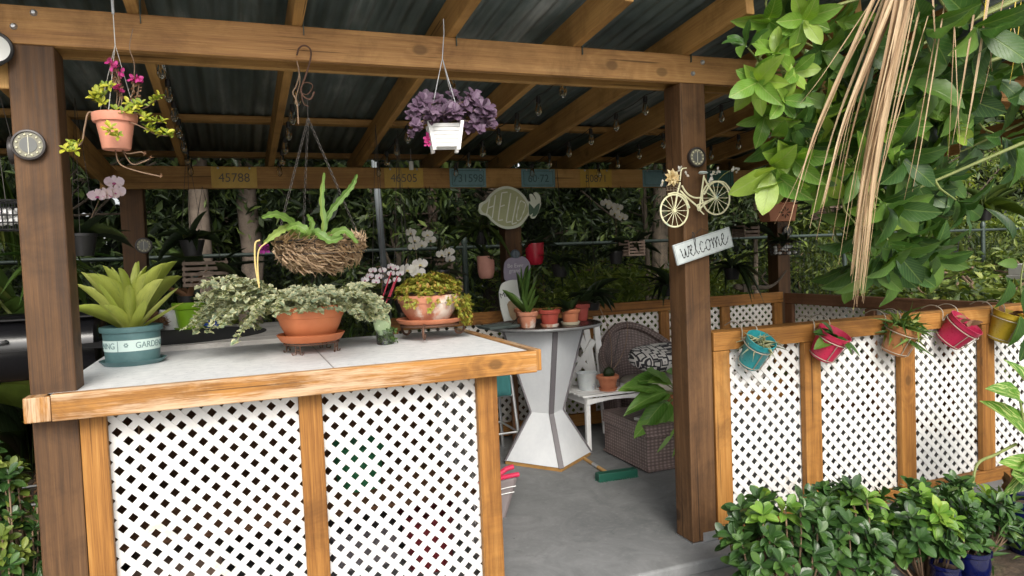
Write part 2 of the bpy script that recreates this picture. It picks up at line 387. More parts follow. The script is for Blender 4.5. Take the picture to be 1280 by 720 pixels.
def norm(a): return a/np.maximum(np.linalg.norm(a, axis=-1, keepdims=True), 1e-9)
def leaves(name, pos, dr, up, L, W, tm, mat, parent=None, wav=0.0, mi=None):
    pos = np.asarray(pos, float); n = len(pos); dr = norm(np.asarray(dr, float)); up = np.asarray(up, float)
    y = np.cross(up, dr); bad = np.linalg.norm(y, axis=1) < 1e-3; y[bad] = np.cross([1, 0, 0.3], dr[bad]); y = norm(y); z = np.cross(dr, y)
    L = np.broadcast_to(np.asarray(L, float), (n,)); W = np.broadcast_to(np.asarray(W, float), (n,))
    T, F, UV = TM[tm]; k = len(T)
    cz = 1+rng.uniform(-.8, .8, n)
    P = pos[:, None, :]+dr[:, None, :]*(T[None, :, 0:1]*L[:, None, None])+y[:, None, :]*(T[None, :, 1:2]*W[:, None, None])+z[:, None, :]*(T[None, :, 2:3]*L[:, None, None]*cz[:, None, None])
    if wav:
        ph = rng.uniform(0, 6, n); P += z[:, None, :]*(np.sin(T[None, :, 0:1]*14+ph[:, None, None])*np.abs(T[None, :, 1:2])*2*wav*W[:, None, None])
    P = P.reshape(-1, 3); off = parent_loc(parent); P = P-np.array(off)
    FA = np.array(F); nf = len(FA); A = (FA[None]+(np.arange(n)*k)[:, None, None]).reshape(-1, 4)
    me = bpy.data.meshes.new(name); me.vertices.add(len(P)); me.vertices.foreach_set('co', P.ravel())
    me.loops.add(A.size); me.loops.foreach_set('vertex_index', A.ravel().astype(np.int32)); me.polygons.add(len(A))
    me.polygons.foreach_set('loop_start', np.arange(0, A.size, 4, dtype=np.int32)); me.polygons.foreach_set('loop_total', np.full(len(A), 4, np.int32))
    ul = me.uv_layers.new(name='UVMap'); u = np.array([UV[i] for f in F for i in f]); ul.data.foreach_set('uv', np.tile(u, (n, 1)).ravel())
    if mi is not None: me.polygons.foreach_set('material_index', np.repeat(np.asarray(mi, np.int32), nf))
    me.update(calc_edges=True); me.shade_smooth()
    for m_ in (mat if isinstance(mat, list) else [mat]): me.materials.append(m_)
    o = bpy.data.objects.new(name, me); COL.objects.link(o)
    if parent is not None: o.parent = parent
    return o
def rdir(n, zlo=-1, zhi=1):
    z = rng.uniform(zlo, zhi, n); a = rng.uniform(0, 2*math.pi, n); r = np.sqrt(np.maximum(1-z*z, 0)); return np.stack([r*np.cos(a), r*np.sin(a), z], 1)
class LF:    # collects leaves one by one
    def __init__(s): s.p = []; s.d = []; s.u = []; s.L = []; s.W = []
    def add(s, p, d, u, L, W): s.p.append(tuple(p)); s.d.append(tuple(d)); s.u.append(tuple(u)); s.L.append(L); s.W.append(W)
    def rosette(s, p, ax, n, L, W, open_=.8, jit=.25):
        ax = Vector(ax).normalized(); x = ax.orthogonal().normalized(); y = ax.cross(x); a0 = random.uniform(0, 6)
        for i in range(n):
            a = a0+i*2.4; o = open_*(1-.45*i/n)+random.uniform(-.12, .12)
            d = (x*math.cos(a)+y*math.sin(a))*math.sin(o*1.5)+ax*math.cos(o*1.5)
            k = random.uniform(1-jit, 1+jit*.6); s.add(Vector(p)+ax*.012*i*L/.06*.3, d, ax+Vector((0, 0, .2)), L*k, W*k)
    def build(s, name, tm, mat, parent=None, wav=0.0): return leaves(name, s.p, s.d, s.u, s.L, s.W, tm, mat, parent, wav)

# =================================================================== SETTING
def ground_mat():
    t = NT('leaf_strewn_soil'); v = t.co('Object'); a = t.noise(v, 2.2, 8, .7, .8); b = t.noise(v, 26, 6, .7)
    c = t.ramp(t.math('MULTIPLY_ADD', b, .5, t.math('MULTIPLY', a, .5)), [(.3, (.022, .016, .01)), (.5, (.07, .048, .03)), (.7, (.16, .11, .07))])
    gz = t.ramp(t.noise(v, .55, 5, .65), [(.5, G3(0)), (.62, G3(1))]); c = t.mix(t.math('MULTIPLY', gz, .7), c, (.05, .09, .02))
    t.base(c); t.set(Roughness=.95); t.bump(b, .8, .03); return t.m
mb = MB(); mb.sheet(lambda a, b: Vector((-90+180*a, -60+180*b, -.06)), 60, 60, 180, 180)
meta(mb.build('ground', ground_mat()), kind='structure')
mb = MB(); mb.box((2.03, 4.08, -.03), (6.3, 2.72, .12), None); meta(mb.build('concrete_floor', M['conc'], bevel=.012), kind='structure')
mb = MB(); mb.box((2.0, 2.54, -.05), (6.2, .36, .06)); 
meta(mb.build('concrete_apron', M['conc'], bevel=.012), kind='structure')

mb = MB()
for i in range(6):
    for j in range(4):
        mb = MB(); mb.box((-3.2+i*1.8, 1.1-j*1.8, -.05), (1.79, 1.79, .06))  # unseen pale slabs added to bounce light up under the roof
        if j < 4: meta(mb.build('added_bounce_patio' if False else 'patio', M['bounce_paving'], bevel=.008), kind='structure')
# =================================================================== PERGOLA
PX = [-.61, 2.06, 4.73]; YF, YB = 2.96, 5.37; SL = -.0913
zr = lambda y: 2.365+SL*(y-2.89)      # underside of the rafters
perg = thing('pergola', 'open timber pergola with brown posts and a corrugated metal roof over the patio', 'pergola', (2.06, 4.1, 0))
for i, x in enumerate(PX):
    for y in (YF, YB):
        top = 2.235 if y == YF else zr(YB-.07)
        mb = MB(); mb.box((x, y, (top+.035)/2), (.14, .14, top-.035)); mb.build('post', M['post'], perg, bevel=.006)
        mb = MB(); mb.box((x, y, .0325), (.142, .142, .004)); mb.box((x+.03, y-.0725, .055), (.085, .003, .045)); mb.build('post_base', M['steel'], perg)
mb = MB(); mb.box((1.86, 2.909, 2.300), (6.9, .038, .13)); mb.build('beam', M['beam'], perg, bevel=.004)
mb = MB(); mb.box((1.86, 3.051, 2.300), (6.9, .038, .13)); mb.build('beam', M['rafter'], perg, bevel=.004)
mb = MB(); mb.box((1.97, 5.277, 2.062), (5.5, .038, .15)); mb.build('beam', M['rafter'], perg, bevel=.004)
for x in (-.70, 4.82):
    mb = MB(); mb.bar((x, 2.93, 2.16), (x, 5.5, 2.02), .038, .14); mb.build('side_beam', M['rafter'], perg, bevel=.004)
RX = [-1.48, -.88, -.29, .27, .88, 1.46, 2.03, 2.62, 3.2, 3.78, 4.36, 4.95]
for x in RX:
    a, b = 2.44, 5.75
    mb = MB(); mb.bar((x, a, zr(a)+.07), (x, b, zr(b)+.07), .040, .14); mb.build('rafter', M['rafter'], perg, bevel=.004)
    mb = MB(); mb.box((x+.0225, 2.905, 2.385), (.003, .05, .11)); mb.build('bracket', M['pipe'], perg)
for y in (3.70, 4.75, 5.66):
    mb = MB(); mb.box((1.9, y, zr(y)+.14+.02), (7.3, .085, .036)); mb.build('purlin', M['rafter'], perg, bevel=.003)
mb = MB(); NX = 900
def roof(a, b):
    x = -2.0+7.9*a; y = 2.08+3.85*b; return Vector((x, y, zr(y)+.193+.009*math.sin(x*2*math.pi/.0762)))
mb.sheet(roof, NX, 3, 7.9, 3.8); mb.build('metal_roof', M['roof'], perg, smooth=True, angle=80, solid=.0012)
bolts = MB()
for u, v in ((17, 33), (42, 16), (878, 78), (866, 92)):
    p = at(u, v, 2.89); bolts = MB(); bolts.lathe([(.0, -.012), (.006, -.011), (.010, -.006), (.012, 0)], p, 14, Matrix.Rotation(R_(-90), 3, 'X')); bolts.build('bolt', M['steel'], perg, smooth=True)

# =================================================================== LATTICE WALLS
def lattice(x0, x1, z0, z1, place, parent, mat, seed=0.0, pitch=.0502, wd=.0248):
    """crossing diagonal strips in two layers, clipped to a rectangle; place(x, d, z) -> world"""
    mb = MB()
    def clip(poly):
        for ax, lim, sg in ((0, x0, 1), (0, x1, -1), (1, z0, 1), (1, z1, -1)):
            out = []
            for i in range(len(poly)):
                a, b = poly[i], poly[(i+1) % len(poly)]; da = (a[ax]-lim)*sg; db = (b[ax]-lim)*sg
                if da >= 0: out.append(a)
                if (da >= 0) != (db >= 0): t = da/(da-db); out.append((a[0]+(b[0]-a[0])*t, a[1]+(b[1]-a[1])*t))
            poly = out
            if len(poly) < 3: return None
        return poly
    D = (x1-x0)+(z1-z0); q = math.sqrt(.5)
    for sg, d0, d1 in ((1, 0, .003), (-1, .0031, .006)):
        k = -int(D*2/pitch)
        while k*pitch < D*2:
            c = k*pitch+seed; k += 1
            n = (q, q*sg); t = (-q*sg, q); cx = (x0, z0); L = 3*D
            o = (cx[0]+n[0]*c, cx[1]+n[1]*c)
            P = clip([(o[0]+n[0]*a*wd/2+t[0]*b*L, o[1]+n[1]*a*wd/2+t[1]*b*L) for a, b in ((-1, -1), (1, -1), (1, 1), (-1, 1))])
            if not P: continue
            m = len(P); vs = [place(p[0], d0, p[1]) for p in P]+[place(p[0], d1, p[1]) for p in P]
            mb.add(vs, [tuple(range(m)), tuple(m+j for j in range(m))[::-1]]+[(j, m+j, m+(j+1) % m, (j+1) % m) for j in range(m)])
    o = mb.build('lattice_panel', mat, parent); return o
def board(c, d, mat, parent, name, bevel=.004):
    mb = MB(); mb.box(c, d); return mb.build(name, mat, parent, bevel=bevel)

# front right wall ---------------------------------------------------
fw = thing('lattice_wall', 'front low wall of white lattice in honey wood, hung with a row of flower pots', 'lattice wall', (3.4, 2.93, 0))
FR = 5.0
board(((2.134+FR)/2, 2.900, 1.0), (FR-2.134, .038, .09), M['trim'], fw, 'top_rail')
board(((2.134+FR)/2, 2.958, 1.028), (FR-2.134, .075, .036), M['trim'], fw, 'rail_cap')
board(((2.134+FR)/2, 2.900, .052), (FR-2.134, .038, .09), M['trim'], fw, 'bottom_rail')
ST = [(2.134, 2.228), (2.69, 2.797), (3.355, 3.462), (3.99, 4.093), (4.62, 4.725)]
for a, b in ST: board(((a+b)/2, 2.902, .5255), (b-a, .036, .855), M['trim'], fw, 'stud')
for i in range(4):
    lattice(ST[i][1]-.01, ST[i+1][0]+.01, .085, .965, lambda x, d, z: Vector((x, 2.926+d, z)), fw, M['lattice'], .013*i)
lattice(4.71, FR, .085, .965, lambda x, d, z: Vector((x, 2.926+d, z)), fw, M['lattice'])
# back wall ----------------------------------------------------------
bw = thing('lattice_wall', 'back low wall of weathered lattice under an orange wood rail behind the wicker chair', 'lattice wall', (3.0, 5.3, 0))
B0 = 1.0
board(((B0+4.66)/2, 5.262, .985), (4.66-B0, .036, .095), M['trim'], bw, 'top_rail')
board(((B0+4.66)/2, 5.262, .10), (4.66-B0, .036, .10), M['trim'], bw, 'bottom_rail')
BS = [(1.0, 1.1), (2.13, 2.22), (2.62, 2.71), (3.35, 3.44), (3.98, 4.07), (4.56, 4.65)]
for a, b in BS: board(((a+b)/2, 5.264, .5425), (b-a, .034, .785), M['trim'], bw, 'stud')
for i in range(5): lattice(BS[i][1]-.01, BS[i+1][0]+.01, .14, .945, lambda x, d, z: Vector((x, 5.285+d, z)), bw, M['lattice_old'], .02*i)
# right side wall ----------------------------------------------------
sw = thing('lattice_wall', 'side low wall of lattice under a dark brown rail on the far right of the patio', 'lattice wall', (4.70, 4.1, 0))
board((4.68, 4.11, .975), (.038, 2.25, .095), M['dtrim'], sw, 'top_rail')
board((4.68, 4.11, .10), (.038, 2.25, .10), M['dtrim'], sw, 'bottom_rail')
SS = [(3.0, 3.09), (3.6, 3.69), (4.25, 4.34), (5.14, 5.235)]
for a, b in SS: board((4.681, (a+b)/2, .5375), (.034, b-a, .775), M['dtrim'], sw, 'stud')
for i in range(3): lattice(SS[i][1]-.01, SS[i+1][0]+.01, .14, .94, lambda x, d, z: Vector((4.703+d, x, z)), sw, M['lattice_old'], .02*i)

# =================================================================== BAR COUNTER
bar = thing('bar_counter', 'waist high bar counter with a white speckled top, wooden edge boards and white lattice front', 'bar counter', (.25, 3.4, 0))
board((.285, 2.812, 1.003), (1.77, .038, .092), M['cap'], bar, 'edge_board')
board((1.189, 3.42, 1.003), (.038, 1.178, .092), M['cap'], bar, 'edge_board')
mb = MB(); mb.box((.27, 3.42, 1.030), (1.79, 1.17, .022)); mb.build('countertop', M['top'], bar, bevel=.002)
mb = MB(); mb.box((.34, 3.42, 1.0425), (.004, 1.16, .002)); mb.build('seam', M['steel'], bar)
LB = at(28, 488, 2.83).x
board(((LB-.606)/2, 2.852, .998), (-.606-LB, .07, .086), M['cap'], bar, 'edge_board')
CS = [(-.538, -.455), (.202, .290), (.930, 1.02)]
for a, b in CS: board(((a+b)/2, 2.902, .478), (b-a, .036, .956), M['trim'], bar, 'stud')
board((1.001, 3.0, .478), (.038, .155, .956), M['trim'], bar, 'stud')
board((1.001, 3.93, .478), (.038, .09, .956), M['trim'], bar, 'stud')
board((.24, 2.902, .05), (.0, .0, .0), M['trim'], bar, 'stud') if False else None
for i in range(2): lattice(CS[i][1]-.01, CS[i+1][0]+.01, .02, .955, lambda x, d, z: Vector((x, 2.926+d, z)), bar, M['lattice'], .017*i)
lattice(3.07, 3.89, .02, .955, lambda y, d, z: Vector((1.0+d, y, z)), bar, M['lattice'], .01)
board((.25, 3.95, .5), (1.46, .018, .95), M['dtrim'], bar, 'added_dark_back')  # added dark back, shelf and side make the counter's inside look shaded
board((.22, 3.45, .42), (1.45, .9, .02), M['dtrim'], bar, 'shelf')
for x in (-.5, .96):
    board((x, 3.45, .51), (.03, .97, .94), M['dtrim'], bar, 'added_dark_side') if x < 0 else None
# stored things glimpsed through the lattice
def tub(name, label, cat, loc, r, h, mat):
    mb = MB(); mb.lathe([(0, 0), (r*.8, 0), (r, h), (r*1.08, h), (r*1.08, h-.02), (r*.98, h-.022)], loc, 20); return meta(mb.build(name, mat, None, smooth=True), label, cat)
tub('bucket', 'green bucket on the shelf inside the counter, glimpsed through the lattice', 'bucket', (.48, 3.3, .4305), .12, .2, plain('green_plastic', (.03, .20, .09), .4))
tub('bucket', 'dark red bucket on the floor under the counter, glimpsed through the lattice', 'bucket', (.78, 3.25, .0305), .13, .26, plain('dark_red_plastic', (.25, .03, .04), .4))
mb = MB(); mb.box((-.28, 3.25, .15), (.32, .4, .24)); mb.box((-.28, 3.25, .275), (.34, .42, .01)); meta(mb.build('storage_box', plain('tan_cardboard', (.30, .20, .15), .8), bevel=.004), 'tan cardboard box on the floor inside the counter at its left end', 'box')
mb = MB(); mb.box((.5, 3.5, .11), (.3, .35, .16)); mb.box((.5, 3.5, .197), (.32, .37, .012)); meta(mb.build('storage_box', plain('grey_box', (.22, .2, .22), .6), bevel=.004), 'grey box on the floor between cardboard box and red bucket inside the counter', 'box')

# white side table behind the counter ----------------------------------
bt = thing('plank_table', 'long white washed plank table behind the bar counter carrying coloured pots', 'table', (-.05, 4.7, 0))
for i in range(6): board((-.05, 4.17+i*.205, 1.045), (1.12, .198, .03), M['plank'], bt, 'plank', .003)
for x in (-.55, .45):
    for y in (4.12, 5.15): board((x, y, .53), (.07, .07, 1.0), M['plank'], bt, 'leg')
mb = MB(); mb.lathe([(0, .004), (.44, .004), (.52, 0), (.52, -.004), (0, -.004)], (-.36, 4.66, 1.0645), 64)
meta(mb.build('griddle_cover', plain('matt_black_cover', (.010, .010, .011), .95), smooth=True), 'flat round black cover lying on the white plank table', 'cover')

# =================================================================== FENCE
def rod(mb, a, b, r=.02, n=10): mb.tube([a, b], r, n)
fen = thing('chain_link_fence', 'green black chain link fence with a pipe top rail along the back of the garden', 'fence', (2, 6.8, 0))
FXs = np.arange(-5.2, 12.1, 2.44)
for x in FXs:
    mb = MB(); rod(mb, (x, 6.8, -.05), (x, 6.8, 1.62), .028); mb.lathe([(.034, 1.6), (.034, 1.64), (.02, 1.67), (0, 1.675)], (x, 6.8, 0), 12); mb.build('fence_post', M['pipe'], fen, smooth=True)
mb = MB(); rod(mb, (-5.3, 6.8, 1.56), (12.2, 6.8, 1.56), .019); mb.build('top_rail', M['pipe'], fen, smooth=True)
mb = MB(); P = .065
for k in range(int(17.4/P)):
    for s in (0, 1):
        x0 = -5.25+k*P+(P/2 if s else 0); pts = [Vector((x0+(P/2 if j % 2 else 0), 6.8+(.003 if j % 2 else -.003), .02+j*P/2)) for j in range(int(1.54/(P/2)))]
        if s: pts = [Vector((2*x0-p.x+P/2, p.y, p.z)) for p in pts]
    mb.tube(pts, .0016, 3, False); mb.tube([Vector((2*pts[0].x-p.x+P/2, p.y, p.z)) for p in pts], .0016, 3, False)
mb.build('wire_mesh', plain('green_black_wire', (.03, .04, .035), .5, .3), fen)
mb = MB(); rod(mb, (1.31, 6.45, -.05), (1.20, 6.5, 2.75), .03, 12); meta(mb.build('metal_pole', M['dullgrey'], smooth=True), 'tall thin grey metal pole standing before the back fence left of the lemon sign', 'pole')

# =================================================================== BACKGROUND TREES
def limb(a, b, r0, r1, n=6, wob=.05):
    a = Vector(a); b = Vector(b); return [a.lerp(b, i/n)+Vector((random.uniform(-wob, wob), random.uniform(-wob, wob), 0))*(0 if i in (0,) else 1) for i in range(n+1)], [r0+(r1-r0)*i/n for i in range(n+1)]
def tree(x, y, h, tr, cr, zc0, nleaf, LL, WW, label, mats, lean=(0, 0), name='broadleaf_tree', cat='tree', tm='far', bark='bark', droop=.3, group=None, cy=0, asp=1.0):
    t = thing(name, label, cat, (x, y, 0), group)
    mb = MB(); top = Vector((x+lean[0], y+lean[1], h*.75)); p, r = limb((x, y, -.1), top, tr, tr*.45, 9, tr*.35); mb.tube(p, r, 12)
    ends = []
    for k in range(9):
        i = random.randint(6, 9); a = p[i]; an = random.uniform(0, 6.28)
        b = Vector((x+lean[0], y+lean[1], 0))+Vector((math.cos(an)*cr*random.uniform(.4, .95)*asp, math.sin(an)*cr*random.uniform(.4, .9), random.uniform(max(zc0, a.z), h)))
        q, rr = limb(a, b, r[i]*.5, .012, 5, .06); mb.tube(q, rr, 6); ends += q[2:]
    mb.build('trunk', M[bark], t, smooth=True)
    # clumps spread through the crown volume
    nc = 46; C = []
    for k in range(nc):
        d = rdir(1)[0]; rr = random.uniform(.25, 1)**.5
        C.append((x+lean[0]+d[0]*cr*rr*asp, y+lean[1]+cy+d[1]*cr*rr, (zc0+h)/2+d[2]*(h-zc0)/2*rr))
    C = np.array(C); s = rng.uniform(.12, .34, nc)*cr*.75
    n = int(nleaf); idx = rng.integers(0, nc, n)
    pos = C[idx]+rng.normal(0, 1, (n, 3))*s[idx][:, None]*np.array([1, 1, .75])*.6
    pos = pos[pos[:, 2] > .02]; n = len(pos); d = rdir(n, -.9, .5); d[:, 2] -= droop; up = rdir(n, .2, 1); k = rng.uniform(.5, 1.3, n)
    mi = rng.choice(len(mats), n, p=[f_ for m_, f_ in mats])
    leaves('crown', pos, d, up, LL*k, WW*k*rng.uniform(.75, 1.3, n), tm, [M[m_] for m_, f_ in mats], t, 0, mi)
    return t
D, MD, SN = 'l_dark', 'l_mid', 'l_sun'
tree(-.33, 7.9, 6.2, .13, 2.3, 2.7, 5200, .2, .07, 'pale smooth trunked tree left of a matching trunk, behind the counter', [(D, .6), (MD, .4)], (.1, .2), cy=-1.0)  # trunks in view; crowns spread and shifted over the roof to shade the background
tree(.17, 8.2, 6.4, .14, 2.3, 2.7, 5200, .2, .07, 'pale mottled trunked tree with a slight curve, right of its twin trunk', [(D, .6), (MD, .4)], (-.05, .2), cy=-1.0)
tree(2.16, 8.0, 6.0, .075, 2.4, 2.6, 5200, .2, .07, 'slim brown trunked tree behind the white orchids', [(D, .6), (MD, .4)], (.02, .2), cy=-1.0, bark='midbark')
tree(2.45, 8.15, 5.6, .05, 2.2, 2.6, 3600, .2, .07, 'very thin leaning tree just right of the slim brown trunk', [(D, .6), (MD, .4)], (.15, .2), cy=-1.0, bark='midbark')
tree(-3.4, 7.6, 6.2, .14, 2.6, 2.2, 6000, .2, .07, 'added spreading dark shade tree at the left behind the grill', [(D, .7), (MD, .3)], (.1, .0), bark='darkbark', cy=-.6)  # added for its crown, which shades the garden behind the roof
tree(4.9, 7.7, 6.2, .12, 2.6, 2.4, 6000, .2, .07, 'added spreading dark shade tree behind the back right corner of the patio', [(D, .7), (MD, .3)], (.1, .0), bark='darkbark', cy=-.6)  # second added crown, mostly hidden above the roof, keeps the background dark
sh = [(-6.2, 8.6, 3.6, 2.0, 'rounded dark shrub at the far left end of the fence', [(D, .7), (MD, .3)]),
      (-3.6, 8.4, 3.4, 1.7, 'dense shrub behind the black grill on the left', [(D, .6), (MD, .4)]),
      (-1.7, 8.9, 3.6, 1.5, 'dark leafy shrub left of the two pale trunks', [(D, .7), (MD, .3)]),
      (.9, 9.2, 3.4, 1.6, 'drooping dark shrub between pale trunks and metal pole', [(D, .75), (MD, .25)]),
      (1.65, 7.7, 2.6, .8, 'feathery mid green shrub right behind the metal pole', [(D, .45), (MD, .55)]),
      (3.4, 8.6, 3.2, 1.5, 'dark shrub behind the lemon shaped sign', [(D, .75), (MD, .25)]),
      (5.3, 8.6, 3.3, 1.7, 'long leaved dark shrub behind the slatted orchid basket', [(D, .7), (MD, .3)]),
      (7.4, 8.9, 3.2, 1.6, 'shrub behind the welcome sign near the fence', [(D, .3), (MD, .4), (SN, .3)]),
      (9.4, 8.6, 3.4, 1.8, 'shrub coloured a sunlit lighter green behind the terracotta planter box', [(MD, .5), (SN, .5)]),  # from here rightwards, paler leaf colours replace sunlight on the shrubs
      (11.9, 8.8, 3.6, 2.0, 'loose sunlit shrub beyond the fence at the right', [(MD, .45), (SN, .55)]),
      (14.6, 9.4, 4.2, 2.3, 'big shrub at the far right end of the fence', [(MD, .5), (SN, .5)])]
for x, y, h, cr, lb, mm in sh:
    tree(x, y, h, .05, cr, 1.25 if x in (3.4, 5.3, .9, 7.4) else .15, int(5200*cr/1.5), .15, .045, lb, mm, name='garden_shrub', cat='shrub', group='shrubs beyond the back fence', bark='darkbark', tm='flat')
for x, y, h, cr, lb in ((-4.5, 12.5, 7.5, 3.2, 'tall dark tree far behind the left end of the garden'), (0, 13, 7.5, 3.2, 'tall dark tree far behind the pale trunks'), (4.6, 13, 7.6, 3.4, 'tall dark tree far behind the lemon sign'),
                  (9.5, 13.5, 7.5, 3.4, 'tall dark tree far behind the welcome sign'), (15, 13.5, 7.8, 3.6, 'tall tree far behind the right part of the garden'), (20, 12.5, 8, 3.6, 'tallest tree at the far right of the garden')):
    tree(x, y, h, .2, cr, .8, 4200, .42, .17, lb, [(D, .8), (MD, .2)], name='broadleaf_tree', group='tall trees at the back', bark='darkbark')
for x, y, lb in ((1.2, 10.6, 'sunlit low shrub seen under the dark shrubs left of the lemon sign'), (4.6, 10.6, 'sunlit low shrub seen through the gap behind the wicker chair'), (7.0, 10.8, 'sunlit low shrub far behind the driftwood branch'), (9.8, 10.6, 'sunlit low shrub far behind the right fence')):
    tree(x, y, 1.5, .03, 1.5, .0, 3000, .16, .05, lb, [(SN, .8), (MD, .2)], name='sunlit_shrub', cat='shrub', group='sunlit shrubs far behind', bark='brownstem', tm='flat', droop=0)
for x, y, L, lb in ((3.05, 6.0, 1.15, 'yellow green fern like clump coloured as if sunlit behind the hourglass table pots'), (3.75, 6.05, 1.1, 'grassy clump coloured as if sunlit behind the back rail above the chair'), (-.15, 6.3, 1.2, 'yellow green grassy clump in front of the pale trunks'), (-.9, 6.4, 1.2, 'light green grassy clump behind the bromeliad')):
    d = rdir(70, .3, .98); meta(leaves('grassy_clump', np.array([[x, y, .0]])+d*np.array([.15, .15, 0]), d, np.tile([0, 0, 1.], (70, 1))-d*.2, rng.uniform(.6, 1.1, 70)*L, .03, 'strap', M['l_bright']), lb, 'plant', 'grassy clumps behind the patio')
n = 26000; a = rng.uniform(0, 1, n); pos = np.stack([-26+66*a, rng.uniform(15.5, 20, n), rng.uniform(0, 6.5, n)**1.0], 1)
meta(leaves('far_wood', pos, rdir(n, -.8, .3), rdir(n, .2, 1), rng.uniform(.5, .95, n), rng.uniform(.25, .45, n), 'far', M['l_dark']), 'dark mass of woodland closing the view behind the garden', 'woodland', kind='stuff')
# low strap-leaved ground plants between the wall and the fence
def clump(x, y, z, n, L, W, mat, label, name='strap_leaf_plant', cat='plant', group=None, tm='strap', spread=.06, lo=.35, parent=None):
    d = rdir(n, lo, .98); pos = np.array([[x, y, z]])+d*np.array([spread, spread, 0])
    if parent is not None: return leaves('foliage', pos, d, np.tile([0, 0, 1.], (n, 1))-d*.2, rng.uniform(.6, 1.1, n)*L, rng.uniform(.8, 1.2, n)*W, tm, M[mat], parent)
    return meta(leaves(name, pos, d, np.tile([0, 0, 1.], (n, 1))-d*.2, rng.uniform(.6, 1.1, n)*L, rng.uniform(.8, 1.2, n)*W, tm, M[mat]), label, cat, group)
for x, y, L, mt, lb in ((4.2, 6.3, 1.15, 'l_strap', 'arching strap leaved plant behind the back rail right of the pots'), (3.55, 6.2, 1.0, 'l_strap', 'bright narrow leaved plant rising behind the wicker chair'),
                        (5.1, 6.25, 1.0, 'l_strap', 'tall strap leaved plant behind the welcome sign post'), (.75, 6.1, 1.0, 'l_strap', 'strap leaved plant at the foot of the metal pole'),
                        (-1.5, 6.3, 1.0, 'l_dark', 'dark strap leaved plant near the black grill'), (5.9, 6.3, .9, 'l_strap', 'narrow leaved plant at the corner of the low walls')):
    clump(x, y, 0, 60, L, .05, mt, lb, group='strap leaved plants behind the low walls', spread=.15)
for x, y, h, cr, lb, mm, tm in ((6.3, 5.2, 1.05, .6, 'low sunlit shrub beyond the dark rail', [(MD, .5), (SN, .5)], 'flat'), (5.75, 4.1, 1.15, .55, 'leafy green shrub close behind the dark side rail', [(MD, .6), (SN, .4)], 'flat'),
                  (7.6, 6.0, 1.3, .8, 'pale green shrub in front of the chain link fence', [(MD, .4), (SN, .6)], 'flat'), (7.0, 4.4, 1.1, .7, 'yellowish shrub left of the concrete pillar', [(SN, .8), (MD, .2)], 'flat'), (9.6, 6.2, 1.3, .9, 'green shrub right of the concrete pillar', [(MD, .6), (SN, .4)], 'flat')):
    tree(x, y, h, .02, cr, .1, 2600, .12, .045, lb, mm, name='low_shrub', cat='shrub', bark='brownstem', tm=tm, group='low shrubs right of the patio', droop=.0)
n = 2600; pos = np.stack([rng.uniform(2.9, 4.7, n), rng.uniform(5.7, 6.7, n), rng.uniform(0, 1.25, n)], 1)
meta(leaves('undergrowth', pos, rdir(n, -.2, .9), rdir(n, .2, 1), rng.uniform(.08, .2, n), rng.uniform(.02, .05, n), 'flat', M['l_sun']), 'undergrowth coloured a sunlit light green between the back wall and the fence', 'undergrowth', kind='stuff')  # sunlit patches put into the leaf colour, the spot itself is shaded
n = 5000; pos = np.stack([rng.uniform(-5, 11, n), rng.uniform(5.6, 9, n), np.full(n, -.05)], 1)
meta(leaves('fallen_leaves', pos, rdir(n, -.1, .25), rdir(n, .6, 1), rng.uniform(.05, .14, n), rng.uniform(.02, .05, n), 'flat', M['l_brown']), 'brown fallen leaves covering the soil', 'fallen leaves', kind='stuff')
n = 2600; pos = np.stack([rng.uniform(-4, -.8, n), rng.uniform(2.2, 7, n), np.full(n, -.05)], 1)
meta(leaves('leaf_litter', pos, rdir(n, -.1, .3), rdir(n, .5, 1), rng.uniform(.05, .12, n), rng.uniform(.02, .05, n), 'flat', M['l_brown']), 'brown leaf litter on the soil left of the counter', 'leaf litter', kind='stuff')
# concrete pillar at the right
pl = atz(1283, 338, 1.28); pil = thing('concrete_pillar', 'square pale concrete pillar with a stepped cap at the right edge', 'pillar', (6.2, 4.6, 0))
MP = at(1279, 330, 4.6)
pil.location.x = MP.x+.05; zt = MP.z
board((pil.location.x, 4.6, (zt-.16)/2), (.2, .2, zt-.16), M['block'], pil, 'shaft')
board((pil.location.x, 4.6, zt-.13), (.235, .235, .055), M['block'], pil, 'cap'); board((pil.location.x, 4.6, zt-.05), (.21, .21, .1), M['block'], pil, 'cap_block')

